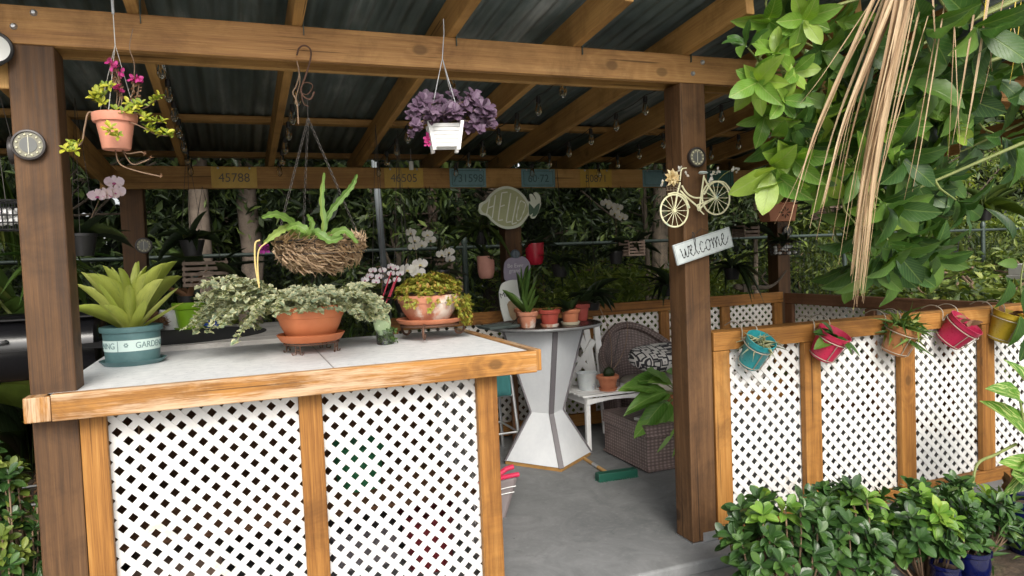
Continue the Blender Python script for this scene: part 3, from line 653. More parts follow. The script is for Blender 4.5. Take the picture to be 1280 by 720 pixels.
# =================================================================== POTS AND PLANTS ON THE COUNTER
CT = 1.0415      # countertop height
def pot_prof(r0, r1, h, rim=.0, t=.006):
    """outer wall up, over a rolled rim, and down inside"""
    rr = r1+rim
    if rim: o = [(0, 0), (r0*.92, 0), (r0, .004), (r0+(r1-r0)*.74, h*.74), (rr, h*.75), (rr+.002, h*.77), (rr+.004, h-.004), (rr, h)]
    else: o = [(0, 0), (r0*.92, 0), (r0, .004), (r0+(r1-r0)*.5, h*.5), (r1, h-.004), (r1+.001, h)]
    return o+[(o[-1][0]-t, h+.001), (r1-t*1.4, h-.01), (r1-t*2-(r1-r0)*.2, h*.72)]
def pot(t, c, r0, r1, h, mat, rim=.006, saucer=None, smat=None, Mx=None, soil=True, n=36, name='pot'):
    c = Vector(c); z = 0
    if saucer:
        mb = MB(); mb.lathe([(0, 0), (saucer*.86, 0), (saucer*.9, .004), (saucer, .02), (saucer*.975, .021), (saucer*.87, .007), (0, .007)], c, n, Mx); mb.build('saucer', M[smat or mat] if isinstance(smat or mat, str) else (smat or mat), t, smooth=True); z = .008
    mb = MB(); p = [(r, zz+z) for r, zz in pot_prof(r0, r1, h, rim)]; mb.lathe(p, c, n, Mx); o = mb.build(name, M[mat] if isinstance(mat, str) else mat, t, smooth=True)
    if soil:
        mb = MB(); rs = r1-.014; mb.lathe([(0, h*.82+z+.006), (rs*.5, h*.82+z+.009), (rs*.97, h*.82+z)], c, 20, Mx); mb.build('soil', M['soil'], t, smooth=True)
    return o

# text helpers ----------------------------------------------------------
def text_mesh(s, size, ext=.0006):
    cu = bpy.data.curves.new('lettering', 'FONT'); cu.body = s; cu.size = size; cu.extrude = ext; cu.align_x = 'CENTER'; cu.align_y = 'CENTER'
    ob = bpy.data.objects.new('lettering', cu); COL.objects.link(ob); dg = bpy.context.evaluated_depsgraph_get(); dg.update()
    me = bpy.data.meshes.new_from_object(ob.evaluated_get(dg)); bpy.data.objects.remove(ob); return me
def put_text(s, size, O, X, Y, mat, parent, name='lettering', warp=None, sx=1.0, ext=.0006):
    me = text_mesh(s, size, ext); X = Vector(X).normalized(); Y = Vector(Y).normalized(); Z = X.cross(Y); O = Vector(O); off = parent_loc(parent)
    for v in me.vertices:
        a, b, c = v.co.x*sx, v.co.y, v.co.z
        v.co = (warp(a, b, c) if warp else O+X*a+Y*b+Z*c)-off
    me.materials.clear(); me.materials.append(mat); o = bpy.data.objects.new(name, me); COL.objects.link(o); o.parent = parent; return o
def strokes(S, O, X, Y, r, mat, parent, name='lettering', sc=1.0, flat=.35):
    """hand-drawn letters: each stroke a smooth, slightly raised line in the plane (X, Y) at O"""
    X = Vector(X).normalized(); Y = Vector(Y).normalized(); Z = X.cross(Y); O = Vector(O); mb = MB()
    for st in S:
        P = spline([(p[0]*sc, p[1]*sc, 0) for p in st], 6) if len(st) > 2 else [Vector((*p, 0))*sc for p in st]
        m = len(P)
        b = MB(); b.tube(P, [r*(.75+.35*math.sin(i*1.3)) if len(st) > 3 else r for i in range(m)], 6)
        mb.add([O+X*p.x+Y*p.y+Z*(p.z*flat) for p in b.v], b.f, b.uv)
    return mb.build(name, mat, parent, smooth=True)

# bromeliad in the teal pot
c = atz(167, 454, CT); c.z = CT
t = thing('potted_bromeliad', 'lime green bromeliad in a round teal pot with a lettered band on the bar counter', 'potted plant', c)
TEAL = mott('teal_plastic', (.05, .115, .12), (.085, .17, .175), 12, .45, .05, spots=((.15, .22, .22), 6, .7))
mb = MB(); mb.lathe([(0, 0), (.100, 0), (.104, .004), (.118, .018), (.115, .019), (.10, .007), (0, .007)], c, 48); mb.build('saucer', TEAL, t, smooth=True)
PR = [(0, .008), (.090, .008), (.095, .013), (.101, .125), (.109, .127), (.111, .133), (.111, .146), (.107, .148), (.100, .14), (.097, .11)]
mb = MB(); mb.lathe(PR, c, 56); mb.build('pot', TEAL, t, smooth=True)
mb = MB(); mb.lathe([(0, .125), (.098, .12)], c, 24); mb.build('soil', M['soil'], t)
mb = MB(); rb = lambda z: .095+(z-.013)/.112*.006
mb.lathe([(rb(.056)+.0007, .056), (rb(.098)+.0007, .098)], c, 56); mb.build('label_band', plain('pale_mint_label', (.58, .72, .68), .6), t, smooth=True)
INK = plain('grey_green_ink', (.16, .25, .25), .6)
to_cam = math.atan2(-c.y, -c.x)
def wrap(a0):
    def f(a, b, cc):
        z = .077+b; r = rb(z)+.0012+cc; an = to_cam+a0+a/.098; return Vector((c.x+r*math.cos(an), c.y+r*math.sin(an), c.z+z))
    return f
for wd_, a0 in (('GARDENING', .93), ('GARDENING', -1.46)):
    put_text(wd_, .033, c, (1, 0, 0), (0, 0, 1), INK, t, warp=wrap(a0), sx=.85)
mb = MB()
for a0 in (-.28, -.24):
    an = to_cam+a0
mb.box((0, 0, 0), (.0008, .003, .042)); fl = MB()
an = to_cam-.52; q = Vector((c.x+(rb(.077)+.001)*math.cos(an), c.y+(rb(.077)+.001)*math.sin(an), c.z+.077))
fl.box(q, (.0012, .0025, .042), Matrix.Rotation(an, 3, 'Z'))
for k in range(6):
    an = to_cam-.22+.055*math.cos(k*1.047); zz = c.z+.080+.006*math.sin(k*1.047); q = Vector((c.x+(rb(.077)+.001)*math.cos(an), c.y+(rb(.077)+.001)*math.sin(an), zz)); fl.box(q, (.0012, .005, .005), Matrix.Rotation(an, 3, 'Z')@Matrix.Rotation(k*1.047, 3, 'X'))
fl.build('flower_print', INK, t)
lf = LF(); base = c+Vector((0, 0, .115))
for ring, (n, L, tilt) in enumerate(((6, .20, .90), (10, .265, .66), (10, .295, .40), (6, .26, .18))):
    for i in range(n):
        a = i*6.283/n+ring*.45+random.uniform(-.15, .15); tl = tilt+random.uniform(-.1, .1)
        d = Vector((math.cos(a)*math.sin(tl), math.sin(a)*math.sin(tl), math.cos(tl)))
        lf.add(base+Vector((math.cos(a), math.sin(a), 0))*.012, d, Vector((0, 0, 1))-d*.4, L*random.uniform(.85, 1.12), .038*random.uniform(.85, 1.15))
lf.build('foliage', 'bract', M['l_brom'], t); t.scale = (1.15, 1.15, 1.15)

# ivy bowl on an iron stand
def hoop(mb, c, r, rad, n=28):
    mb.tube([Vector(c)+Vector((r*math.cos(a), r*math.sin(a), 0)) for a in [k*2*math.pi/n for k in range(n+1)]], rad, 6, False)
c = atz(390, 440, CT); c.z = CT
st = thing('iron_plant_stand', 'low round black iron stand with bent feet under the ivy bowl', 'plant stand', c)
mb = MB(); hoop(mb, c+Vector((0, 0, .040)), .108, .0035); mb.build('ring', M['rust'], st, smooth=True)
for k in range(4):
    a = to_cam+.75+k*math.pi/2+.1; d = Vector((math.cos(a), math.sin(a), 0)); s = Vector((-d.y, d.x, 0))
    mb = MB(); q = c+d*.108; 
    for sg in (-1, 1): mb.tube([q+s*.010*sg+Vector((0, 0, .04)), q+s*.010*sg+Vector((0, 0, .004)), q+s*.022*sg+d*.004+Vector((0, 0, .004)), q+s*.026*sg+d*.004+Vector((0, 0, .010))], .0026, 6)
    mb.tube([q-s*.012+Vector((0, 0, .022)), q+s*.012+Vector((0, 0, .022))], .0026, 6); mb.build('foot', M['rust'], st, smooth=True)
st.scale = (1.15,)*3; c0 = c+Vector((0, 0, .052))
iv = thing('potted_ivy', 'wide terracotta bowl of grey green variegated ivy trailing over its rim on the counter', 'potted plant', c0)
mb = MB(); mb.lathe([(0, 0), (.105, 0), (.118, .006), (.135, .032), (.131, .034), (.11, .012), (0, .012)], c0, 48); mb.build('saucer', M['terra_smooth'], iv, smooth=True)
mb = MB(); mb.lathe([(0, .013), (.082, .013), (.094, .020), (.118, .070), (.127, .098), (.131, .100), (.132, .104), (.137, .124), (.139, .136), (.144, .138), (.145, .146), (.138, .148), (.128, .12)], c0, 48); mb.build('pot', M['terra_smooth'], iv, smooth=True)
mb = MB(); mb.lathe([(0, .135), (.13, .125)], c0, 24); mb.build('soil', M['soil'], iv)
vm = MB(); lf = LF()
def vine(p0, d0, L, drop, every=.012, sz=.03, side=.02):
    P = [Vector(p0)]; d = Vector(d0).normalized(); s = 0
    while s < L:
        d = (d+Vector((random.uniform(-.12, .12), random.uniform(-.12, .12), -drop*(s/L)+random.uniform(-.05, .05)))).normalized(); q = P[-1]+d*.018
        if q.z < zmin: q.z = zmin
        P.append(q); s += .018
    return P
zmin = CT+.012
vdirs = []
for k in range(64):
    a = random.uniform(0, 6.283); vdirs.append((a, random.uniform(.10, .26), random.uniform(.2, .9)))
left = math.pi+.15
for k in range(34): vdirs.append((left+random.uniform(-.55, .45), random.uniform(.22, .40), random.uniform(.10, .4)))
for k in range(26): vdirs.append((random.uniform(-.75, .25), random.uniform(.12, .25), random.uniform(.5, 1.0)))
for a, L, dr in vdirs:
    if abs((a-to_cam+math.pi) % (2*math.pi)-math.pi) < .62: L *= .42
    d = Vector((math.cos(a), math.sin(a), random.uniform(.15, .7)))
    P = vine(c0+Vector((math.cos(a)*random.uniform(.03, .12), math.sin(a)*random.uniform(.03, .12), .145)), d, L, dr*.5)
    vm.tube(P, .0016, 4, False)
    for i, p in enumerate(P[1:]):
        for q in range(3):
            dd = Vector((random.uniform(-1, 1), random.uniform(-1, 1), random.uniform(-.35, .5))); sz = random.uniform(.018, .032)
            lf.add(p, dd, Vector((random.uniform(-.5, .5), random.uniform(-.9, .2), 1)), sz, sz*.95)
for k in range(650):
    a = random.uniform(0, 6.283); q = math.sqrt(random.random()); p = c0+Vector((math.cos(a)*.17*q, math.sin(a)*.17*q, .145+.055*(1-q*q)+random.uniform(-.01, .03)))
    if q > .8 and p.y < c0.y and random.random() < .5: p.z -= .02
    sz = random.uniform(.020, .032); lf.add(p, (math.cos(a)+random.uniform(-.8, .8), math.sin(a)+random.uniform(-.8, .8), random.uniform(-.5, .3)), (random.uniform(-.4, .4), -.6, 1), sz, sz*.95)
vm.build('vine', M['stem'], iv, smooth=True); lf.build('foliage', 'heart', M['l_ivy'], iv, wav=.12); iv.scale = (1.15,)*3

# clear glass with a cactus pad
c = atz(482, 430, CT); c.z = CT
t = thing('glass_jar', 'clear glass jar holding a pale green cactus pad beside the ivy bowl', 'jar', c)
g = NT('clear_glass'); g.base((.92, .95, .94)); g.set(Roughness=.04, Transmission_Weight=1, IOR=1.45); M['glass'] = g.m
mb = MB(); mb.lathe([(0, 0), (.040, 0), (.043, .004), (.045, .075), (.042, .075), (.040, .006), (0, .006)], c, 32); mb.build('jar', M['glass'], t, smooth=True)
CAC = mott('pale_cactus_skin', (.22, .32, .16), (.38, .48, .28), 22, .6, .3, spots=((.55, .6, .42), 60, .6)); vl = []
q = c+Vector((-.012, .0, .105)); mb = MB(); mb.lathe([(0, -.062), (.02, -.058), (.038, -.03), (.044, 0), (.038, .032), (.02, .052), (0, .056)], q, 20, Matrix.Diagonal((1, .4, 1))@Matrix.Identity(3)); mb.build('cactus_pad', CAC, t, smooth=True)
lf = LF()
for k in range(26): lf.rosette(c+Vector((random.uniform(-.02, .05), random.uniform(-.03, .02), random.uniform(.01, .07))), (random.uniform(-1, 1), -1, random.uniform(-.3, .5)), 4, .02, .01)
lf.build('sprig', 'obovate', M['l_strap'], t)

# terracotta bowl with yellow-green succulent on scroll stand
c = atz(538, 424, CT); c.z = CT
st = thing('scroll_plant_stand', 'rusty iron plant stand with curled scroll feet under the succulent bowl', 'plant stand', c)
mb = MB(); hoop(mb, c+Vector((0, 0, .062)), .118, .0045); hoop(mb, c+Vector((0, 0, .062)), .06, .0035); mb.build('ring', M['rust'], st, smooth=True)
for k in range(3):
    a = to_cam-.55+k*2.094+.0; d = Vector((math.cos(a), math.sin(a), 0)); P = []
    for i in range(26):
        th = i/25*4.6; r = .034*(1-i/25*.62); P.append(c+d*(.128+r*math.sin(th)-.002)+Vector((0, 0, .036+r*math.cos(th))))
    mb = MB(); mb.tube([c+d*.06+Vector((0, 0, .06))]+P, .0052, 8); mb.build('scroll_foot', M['rust'], st, smooth=True)
st.scale = (1.25,)*3; c0 = c+Vector((0, 0, .085))
t = thing('potted_succulent', 'salt stained terracotta bowl overflowing with yellow green succulent at the right end of the counter', 'potted plant', c0)
mb = MB(); mb.lathe([(0, 0), (.110, 0), (.128, .006), (.137, .020), (.133, .022), (.11, .010), (0, .010)], c0, 48); mb.build('saucer', M['terra'], t, smooth=True)
mb = MB(); mb.lathe([(0, .011), (.070, .011), (.084, .018), (.108, .052), (.120, .085), (.124, .087), (.129, .104), (.129, .116), (.125, .118), (.114, .10)], c0, 48); mb.build('pot', M['terra_old'], t, smooth=True)
mb = MB(); mb.lathe([(0, .115), (.118, .10)], c0, 24); mb.build('soil', M['soil'], t)
lf = LF(); sm = MB()
for k in range(330):
    a = random.uniform(0, 6.283); r = math.sqrt(random.random())*.13; rt_ = max(0, math.cos(a+.15)); front = max(0, math.cos(a-to_cam))
    h = .11+.055*(1-(r/.13)**2)+random.uniform(-.01, .03)+rt_*.01
    p = c0+Vector((math.cos(a)*r, math.sin(a)*r, h)); lf.rosette(p, (math.cos(a)*.6*r/.1, math.sin(a)*.6*r/.1, 1), 7, .017, .012)
for k in range(150):
    a = random.uniform(-.75, .5); dz = random.uniform(-.11, .0)
    p = c0+Vector((math.cos(a)*(.135+random.uniform(-.01, .035)), math.sin(a)*(.135+random.uniform(-.01, .03)), .10+dz)); lf.rosette(p, (math.cos(a), math.sin(a), .2), 7, .017, .012)
    if k % 3 == 0: sm.tube(arc(c0+Vector((math.cos(a)*.12, math.sin(a)*.12, .115)), p, -.01, 5), .0015, 4, False)
for k in range(24):
    a = to_cam+random.uniform(-1.3, 1.3); p = c0+Vector((math.cos(a)*.136, math.sin(a)*.136, random.uniform(.06, .115))); lf.rosette(p, (math.cos(a), math.sin(a), 0), 6, .015, .01)
lf.build('foliage', 'obovate', M['l_succ'], t); sm.build('stem', M['stem'], t); t.scale = (1.25,)*3

# pots on the plank table: green, blue, white
def strap_plant(t, c, n, L, W, mat='l_strap', tm='strap', lo=.2, spread=.02, name='foliage'):
    d = rdir(n, lo, .97); leaves(name, np.array([tuple(c)])+d*np.array([spread, spread, 0]), d, np.tile([0, 0, 1.], (n, 1))-d*.3, rng.uniform(.6, 1.1, n)*L, rng.uniform(.8, 1.2, n)*W, tm, M[mat], t)
PZ = 1.0605
c = Vector((at(238, 404, 5.10).x, 5.10, PZ))
t = thing('green_pot', 'bright apple green flower pot with a drooping brown leaved plant on the plank table', 'potted plant', c)
pot(t, c, .072, .095, .17, plain('apple_green_glaze', (.22, .42, .02), .3), .008, .105); strap_plant(t, c+Vector((0, 0, .16)), 9, .26, .05, 'l_brown', 'droop', .1)
mb = MB(); mb.lathe([(.06, .0), (.072, .09), (.068, .09)], c+Vector((0, 0, .13)), 20); mb.build('inner_pot', M['black'], t, smooth=True)
c = Vector((at(266, 404, 5.12).x, 5.12, PZ)); t = thing('blue_pot', 'royal blue flower pot next to the apple green one on the plank table', 'potted plant', c)
pot(t, c, .06, .072, .12, plain('royal_blue_glaze', (.03, .07, .34), .3), .004); strap_plant(t, c+Vector((0, 0, .10)), 14, .2, .03, 'l_strap')
c = Vector((at(213, 404, 5.14).x, 5.14, PZ)); t = thing('white_pot', 'plain white flower pot left of the apple green one', 'potted plant', c)
pot(t, c, .055, .065, .13, 'white', .0, .085); strap_plant(t, c+Vector((0, 0, .11)), 10, .14, .03, 'l_dark')
c = Vector((at(183, 404, 4.95).x, 4.95, 1.071)); t = thing('coconut_husk', 'dark shaggy coconut husk lying by the white pot on the plank table', 'husk', c)
mb = MB(); mb.lathe([(.0, 0), (.05, .01), (.075, .045), (.075, .07), (.05, .11), (0, .12)], c, 18, Matrix.Diagonal((1.25, 1, .9))); mb.build('shell', M['rust'], t, smooth=True)
n = 300; d = rdir(n, -.1, 1); leaves('fibre', np.array([tuple(c+Vector((0, 0, .05)))])+d*np.array([.09, .07, .05]), d+rdir(n)*.6, rdir(n), .05, .006, 'far', M['l_brown'], t)

# =================================================================== HANGING PLANTERS
# terracotta hanging pot, left
hx = at(141, 10, 2.74); c = at(146, 187, 2.74)
t = thing('hanging_pot', 'terracotta pot of yellowing succulents and pink flowers hung by wires before the front beam', 'hanging planter', c)
PM = mott('salmon_terracotta', (.52, .20, .13), (.62, .28, .19), 12, .7, .06)
mb = MB(); mb.lathe([(a_*.84, b_*.95) for a_, b_ in [(0, 0), (.049, 0), (.052, .004), (.060, .052), (.061, .054), (.068, .093), (.078, .094), (.081, .100), (.083, .122), (.079, .125), (.073, .120), (.066, .09)]], c, 40); mb.build('pot', PM, t, smooth=True)
mb = MB(); mb.lathe([(0, .104), (.056, .098)], c, 20); mb.build('soil', M['soil'], t)
mb = MB(); kn = hx+Vector((0, 0, -.12))
mb.tube([hx+Vector((.0, 0, .06)), hx+Vector((0, 0, .0)), kn], .0016, 5)
for k in range(3):
    a = k*2.094+.4; mb.tube([kn, c+Vector((.067*math.cos(a), .067*math.sin(a), .115))], .0009, 4)
mb.build('hanger_wire', M['string'], t)
mb = MB(); mb.tube([hx+Vector((0, 0, .07)), hx+Vector((0, 0, -.02))], .005, 8); mb.build('hook', M['steel'], t, smooth=True)
sm = MB(); lf = LF(); fl = LF(); dl = LF()
def trail(P, r=.0016, sz=.02, every=2, col=None, start=.35, n=6):
    P = spline(P, 6); sm.tube(P, r, 5)
    for i, p in enumerate(P):
        if i/len(P) > start and i % every == 0: (col or lf).rosette(p, Vector((random.uniform(-.6, .6), random.uniform(-1, 0), random.uniform(.3, 1))), n, sz, sz*.5)
T = lambda u, v, dy=0: at(u, v, 2.72+dy)
trail([T(132, 150), T(112, 140), T(106, 158), T(102, 178), T(92, 184)], .003, .024, 5, start=.75)
trail([T(150, 145), T(172, 142, -.03), T(186, 152, -.04), T(202, 153, -.04)], sz=.022, start=.4)
trail([T(155, 150), T(176, 158, -.04), T(196, 168, -.03), T(216, 170, -.03)], sz=.022, start=.4)
trail([T(155, 140), T(178, 136), T(192, 128), T(198, 122)], sz=.02, start=.55)
trail([T(140, 140), T(126, 128), T(120, 118), T(132, 108)], sz=.02, start=.3)
for (u, v) in ((138, 110), (130, 122), (124, 118), (118, 124), (160, 132), (170, 134), (178, 132), (165, 140), (138, 162), (148, 172), (136, 166), (184, 150), (190, 164), (88, 182), (82, 188), (95, 190), (208, 168), (128, 130), (146, 140), (155, 142)):
    lf.rosette(T(u, v, random.uniform(-.04, .0)-(.05 if 130 < u < 160 and v > 150 else 0)), (random.uniform(-.3, .3), -1, .7), 6, .026, .013)
trail([T(144, 187, .04), T(150, 205), T(172, 214), T(203, 221)], .0022, .01, 9, dl, .9)
trail([T(152, 187, .04), T(160, 192), T(176, 190), T(181, 193)], .002, .01, 9, dl, .9)
trail([T(152, 187, .04), T(165, 205), T(180, 202), T(188, 198)], .002, .01, 9, dl, .9)
trail([T(165, 120), T(168, 82), T(162, 60), T(166, 36)], .0016, .01, 99, dl, .9)
for u0, v0, u1, v1 in ((146, 138, 142, 82), (150, 138, 140, 90), (152, 138, 166, 98), (144, 138, 134, 74), (158, 138, 172, 100)):
    P = arc(T(u0, v0), T(u1, v1), .015, 8, (1, 0, 0)); sm.tube(P, .002, 5)
    for p in P[3:]:
        for q in range(4): dl.add(p, rdir(1)[0], rdir(1)[0], .014, .009)
for u, v in ((141, 80), (138, 83), (145, 84), (151, 92), (147, 108), (170, 96), (167, 100), (174, 98), (147, 112), (136, 76)):
    for q in range(7): fl.add(T(u, v, random.uniform(-.02, .01))+Vector(rdir(1)[0])*.006, rdir(1)[0], rdir(1)[0], .017, .014)
sm.build('stem', M['brownstem'], t, smooth=True); lf.build('foliage', 'obovate', M['l_yel'], t); fl.build('flowers', 'petal', M['p_magenta'], t); dl.build('withered_leaves', 'flat', M['l_brown'], t)

# white wooden hanging planter with purple leaves
c = at(557, 189, 2.74); c.z -= 0.0
t = thing('hanging_planter', 'small white slatted wooden planter full of velvety purple leaves hung from the roof', 'hanging planter', c)
RT = Matrix.Rotation(R_(-12), 3, 'Z')
def pyr(c, s0, s1, z0, z1, nsl):
    out = MB()
    for k in range(nsl):
        za, zb = z0+(z1-z0)*k/nsl+.0006, z0+(z1-z0)*(k+1)/nsl-.0012
        sa, sb = [s0+(s1-s0)*(z-z0)/(z1-z0) for z in (za, zb)]
        P = [c+RT@Vector((x*s/2, y*s/2, z)) for z, s in ((za, sa), (zb, sb)) for x, y in ((-1, -1), (1, -1), (1, 1), (-1, 1))]
        out.add(P, [(0, 1, 5, 4), (1, 2, 6, 5), (2, 3, 7, 6), (3, 0, 4, 7), (3, 2, 1, 0), (4, 5, 6, 7)])
    return out
pyr(c, .088, .118, .012, .100, 6).build('slatted_box', M['white'], t)
mb = MB()
for sx in (-1, 1):
    for sy in (-1, 1):
        mb = MB(); mb.bar(c+RT@Vector((sx*.046, sy*.046, 0)), c+RT@Vector((sx*.063, sy*.063, .108)), .014, .014, (0, 1, 0)); mb.build('corner_post', M['white'], t, bevel=.001)
pass
kn = at(553, 73, 2.74); tp = at(555, 40, 2.74); mb = MB(); mb.tube([tp+Vector((0, .0, .05)), tp, kn], .002, 6)
mb.tube([kn, c+RT@Vector((-.06, -.0, .106))], .0018, 6); mb.tube([kn, c+RT@Vector((.06, -.05, .106))], .0018, 6); mb.tube([kn, c+RT@Vector((.06, .06, .106))], .0018, 6); mb.build('hanger_wire', M['steel'], t)
lf = LF(); sm = MB()
for u, v, s in ((522, 138, 1), (516, 150, .9), (530, 128, 1), (540, 140, 1.1), (552, 146, 1.1), (560, 134, 1), (570, 146, 1.2), (580, 135, 1.1), (590, 148, 1.1), (598, 132, 1.2), (606, 142, 1.1), (610, 152, 1.1), (596, 158, 1), (603, 165, .7), (585, 158, 1), (535, 152, 1), (545, 128, .9), (568, 122, .9), (590, 124, 1.1), (612, 158, .8), (520, 160, .8), (514, 168, .5)):
    for q in range(3):
        p = at(u, v, 2.70+random.uniform(-.06, .10))+Vector((random.uniform(-.012, .012), 0, random.uniform(-.012, .012)))
        lf.rosette(p, (random.uniform(-.6, .6), -1, random.uniform(.1, 1.2)), 6, .036*s, .026*s)
        if q == 0: sm.tube(arc(c+Vector((0, 0, .10)), p, -.03, 6), .002, 5)
lf.build('foliage', 'obovate', M['l_purple'], t); sm.build('stem', M['brownstem'], t)
lf = LF()
for k in range(5): lf.rosette(at(535, 172+k*2, 2.73), (0, -1, .2), 4, .02, .012)
lf.build('pink_sprig', 'obovate', M['p_magenta'], t)

# coir basket on chains with S hook
top = at(380, 61, 2.80); c = at(400, 301, 2.78)
sh_ = thing('garden_hook', 'long rusty double curled wire hook hung on the front beam', 'hook', top)
S = [at(u, v, 2.86) for u, v in ((371, 69), (374, 60), (381, 57), (388, 62), (388, 74), (382, 95), (376, 112), (380, 121), (388, 124), (393, 115))]
mb = MB(); mb.tube(spline(S, 8), .0034, 8); mb.build('hook', M['rust'], sh_, smooth=True)
mb = MB(); mb.tube(spline([at(u, v, 2.86) for u, v in ((374, 115), (384, 118), (391, 108), (385, 103), (378, 106), (377, 118), (380, 130), (386, 133))], 8), .002, 6); mb.build('curl', M['rust'], sh_, smooth=True)
mb = MB(); mb.tube(spline([at(u, v, 2.85) for u, v in ((371, 76), (374, 92), (370, 108), (366, 116), (371, 128), (373, 155))], 8), .0028, 6)
mb.tube(spline([at(u, v, 2.85) for u, v in ((372, 80), (375, 100), (371, 118), (369, 130))], 8), .002, 6); meta(mb.build('dried_twig', M['brownstem'], smooth=True), 'thin dried vine twigs dangling beside the wire hook', 'twig')
t = thing('coir_basket', 'round wire basket lined with brown coir holding a bright green fern cactus, hung on chains', 'hanging planter', c)
RB = .155
def bas(f): return RB*math.sqrt(max(0, 1-(1-f)**2.2))
mb = MB(); mb.lathe([(bas(.02+f*.98)*.97, -.098+.094*f) for f in [i/9 for i in range(10)]], c, 40)
for v in mb.v: v += Vector((random.gauss(0, .003), random.gauss(0, .003), random.gauss(0, .003)))
COIR = mott('coir_fibre', (.32, .20, .12), (.56, .40, .26), 40, .95, 1.0); mb.build('coir_liner', COIR, t, smooth=True)
n = 1900; d = rdir(n, -.95, .1); k = np.sqrt(1-np.clip((1-(-d[:, 2:3]*1))*0, 0, 1)); f = 1+d[:, 2]; f = np.clip(f, .03, 1)
ph = np.arctan2(d[:, 1], d[:, 0]); rr = RB*np.sqrt(1-(1-f)**2.2); pos = np.stack([c.x+rr*np.cos(ph), c.y+rr*np.sin(ph), c.z-.098+.094*f], 1)
leaves('coir_fibre', pos, np.stack([-np.sin(ph), np.cos(ph), rng.normal(0, .7, n)], 1)+rdir(n)*.5, d, .055, .0026, 'far', leafm('coir_strand', (.42, .29, .18), (.58, .42, .28), (.70, .55, .38), None, .9, .2), t)
mb = MB(); mb.lathe([(bas(.72)-.002, -.030), (bas(1)-.001, .004), (bas(1)-.006, .004)], c, 40); mb.build('black_lining', M['black'], t, smooth=True)
mb = MB(); hoop(mb, c, RB+.004, .0035, 40); hoop(mb, c+Vector((0, 0, -.05)), bas(.55)+.012, .002, 36); hoop(mb, c+Vector((0, 0, .0)), RB-.01, .002, 36)
for k in range(14):
    a = k*6.283/14; mb.tube([c+Vector(((bas(f)+.005)*math.cos(a), (bas(f)+.005)*math.sin(a), -.101+.101*f)) for f in (.02, .1, .25, .45, .7, 1)], .0018, 5)
mb.build('wire_frame', M['wire'], t, smooth=True)
mb = MB(); mb.lathe([(0, -.03), (.155, -.02)], c, 24); mb.build('soil', M['soil'], t)
def chain(mb, a, b, ln=.017, r=.0011):
    a = Vector(a); b = Vector(b); n = int((b-a).length/(ln*.78)); d = (b-a).normalized(); x = d.orthogonal().normalized(); y = d.cross(x)
    for i in range(n):
        m = a.lerp(b, (i+.5)/n); s = x if i % 2 else y
        mb.tube([m+d*(ln/2*math.cos(k*6.283/8))+s*(ln*.27*math.sin(k*6.283/8)) for k in range(9)], r, 4, False)
kn = at(385, 148, 2.86); hk = at(384, 124, 2.86); ch = MB()
ch.tube([hk, kn], .002, 5)
for a in (math.pi-.1, .15, 1.9): 
    ee = c+Vector((RB*math.cos(a), RB*math.sin(a), 0)); ch.__init__() if False else None; chain(ch, kn, ee)
ch.build('chain', M['wire'], t)
lf = LF()
def frond(P, wd=.05):
    P = spline([at(u, v, y) for u, v, y in P], 8); vs = []; m = len(P); mb_.sheet(lambda a, b: (lambda i: P[i]+((P[min(i+1, m-1)]-P[max(i-1, 0)]).normalized().cross(Vector((.2, -1, .25))).normalized())*(b-.5)*wd*.68*math.sin(math.pi*min(.97, .12+a*.85))**.5*(1+.22*math.sin(i*1.7))+Vector((0, -.012*abs(b-.5), 0)))(min(int(round(a*(m-1))), m-1)), m-1, 4, 1, 1)
mb_ = MB()
frond([(372, 300, 2.72), (360, 285, 2.68), (345, 292, 2.66), (330, 304, 2.65)], .038); frond([(380, 300, 2.7), (365, 278, 2.66), (345, 268, 2.62), (327, 272, 2.60)], .04)
frond([(395, 305, 2.7), (405, 285, 2.68), (402, 250, 2.70), (405, 216, 2.72)], .03); frond([(400, 300, 2.7), (410, 270, 2.7), (425, 250, 2.7), (440, 232, 2.7), (446, 218, 2.7)], .032)
frond([(395, 300, 2.68), (410, 296, 2.64), (430, 288, 2.62), (447, 304, 2.60)], .042); frond([(388, 300, 2.66), (395, 290, 2.62), (412, 300, 2.6), (428, 296, 2.6)], .045); frond([(385, 296, 2.7), (390, 280, 2.7), (384, 268, 2.7)], .03)
frond([(375, 305, 2.68), (384, 292, 2.62), (372, 282, 2.62), (358, 286, 2.6)], .045)
mb_.build('foliage', M['l_staghorn'], t, smooth=True)
mb = MB(); mb.tube(spline([at(u, v, 2.6) for u, v in ((325, 300), (319, 305), (319, 330), (323, 355))], 6), .003, 6); mb.tube(spline([at(u, v, 2.6) for u, v in ((333, 303), (324, 312), (322, 330), (324, 360))], 6), .0026, 6); mb.build('yellow_stem', plain('pale_yellow_stem', (.55, .42, .16), .6), t, smooth=True)
lf = LF()
for k in range(22): lf.add(at(330, 311, 2.66)+Vector(rdir(1)[0])*.006, rdir(1)[0], rdir(1)[0], .022, .014)
lf.build('purple_flower', 'petal', M['p_purple'], t)

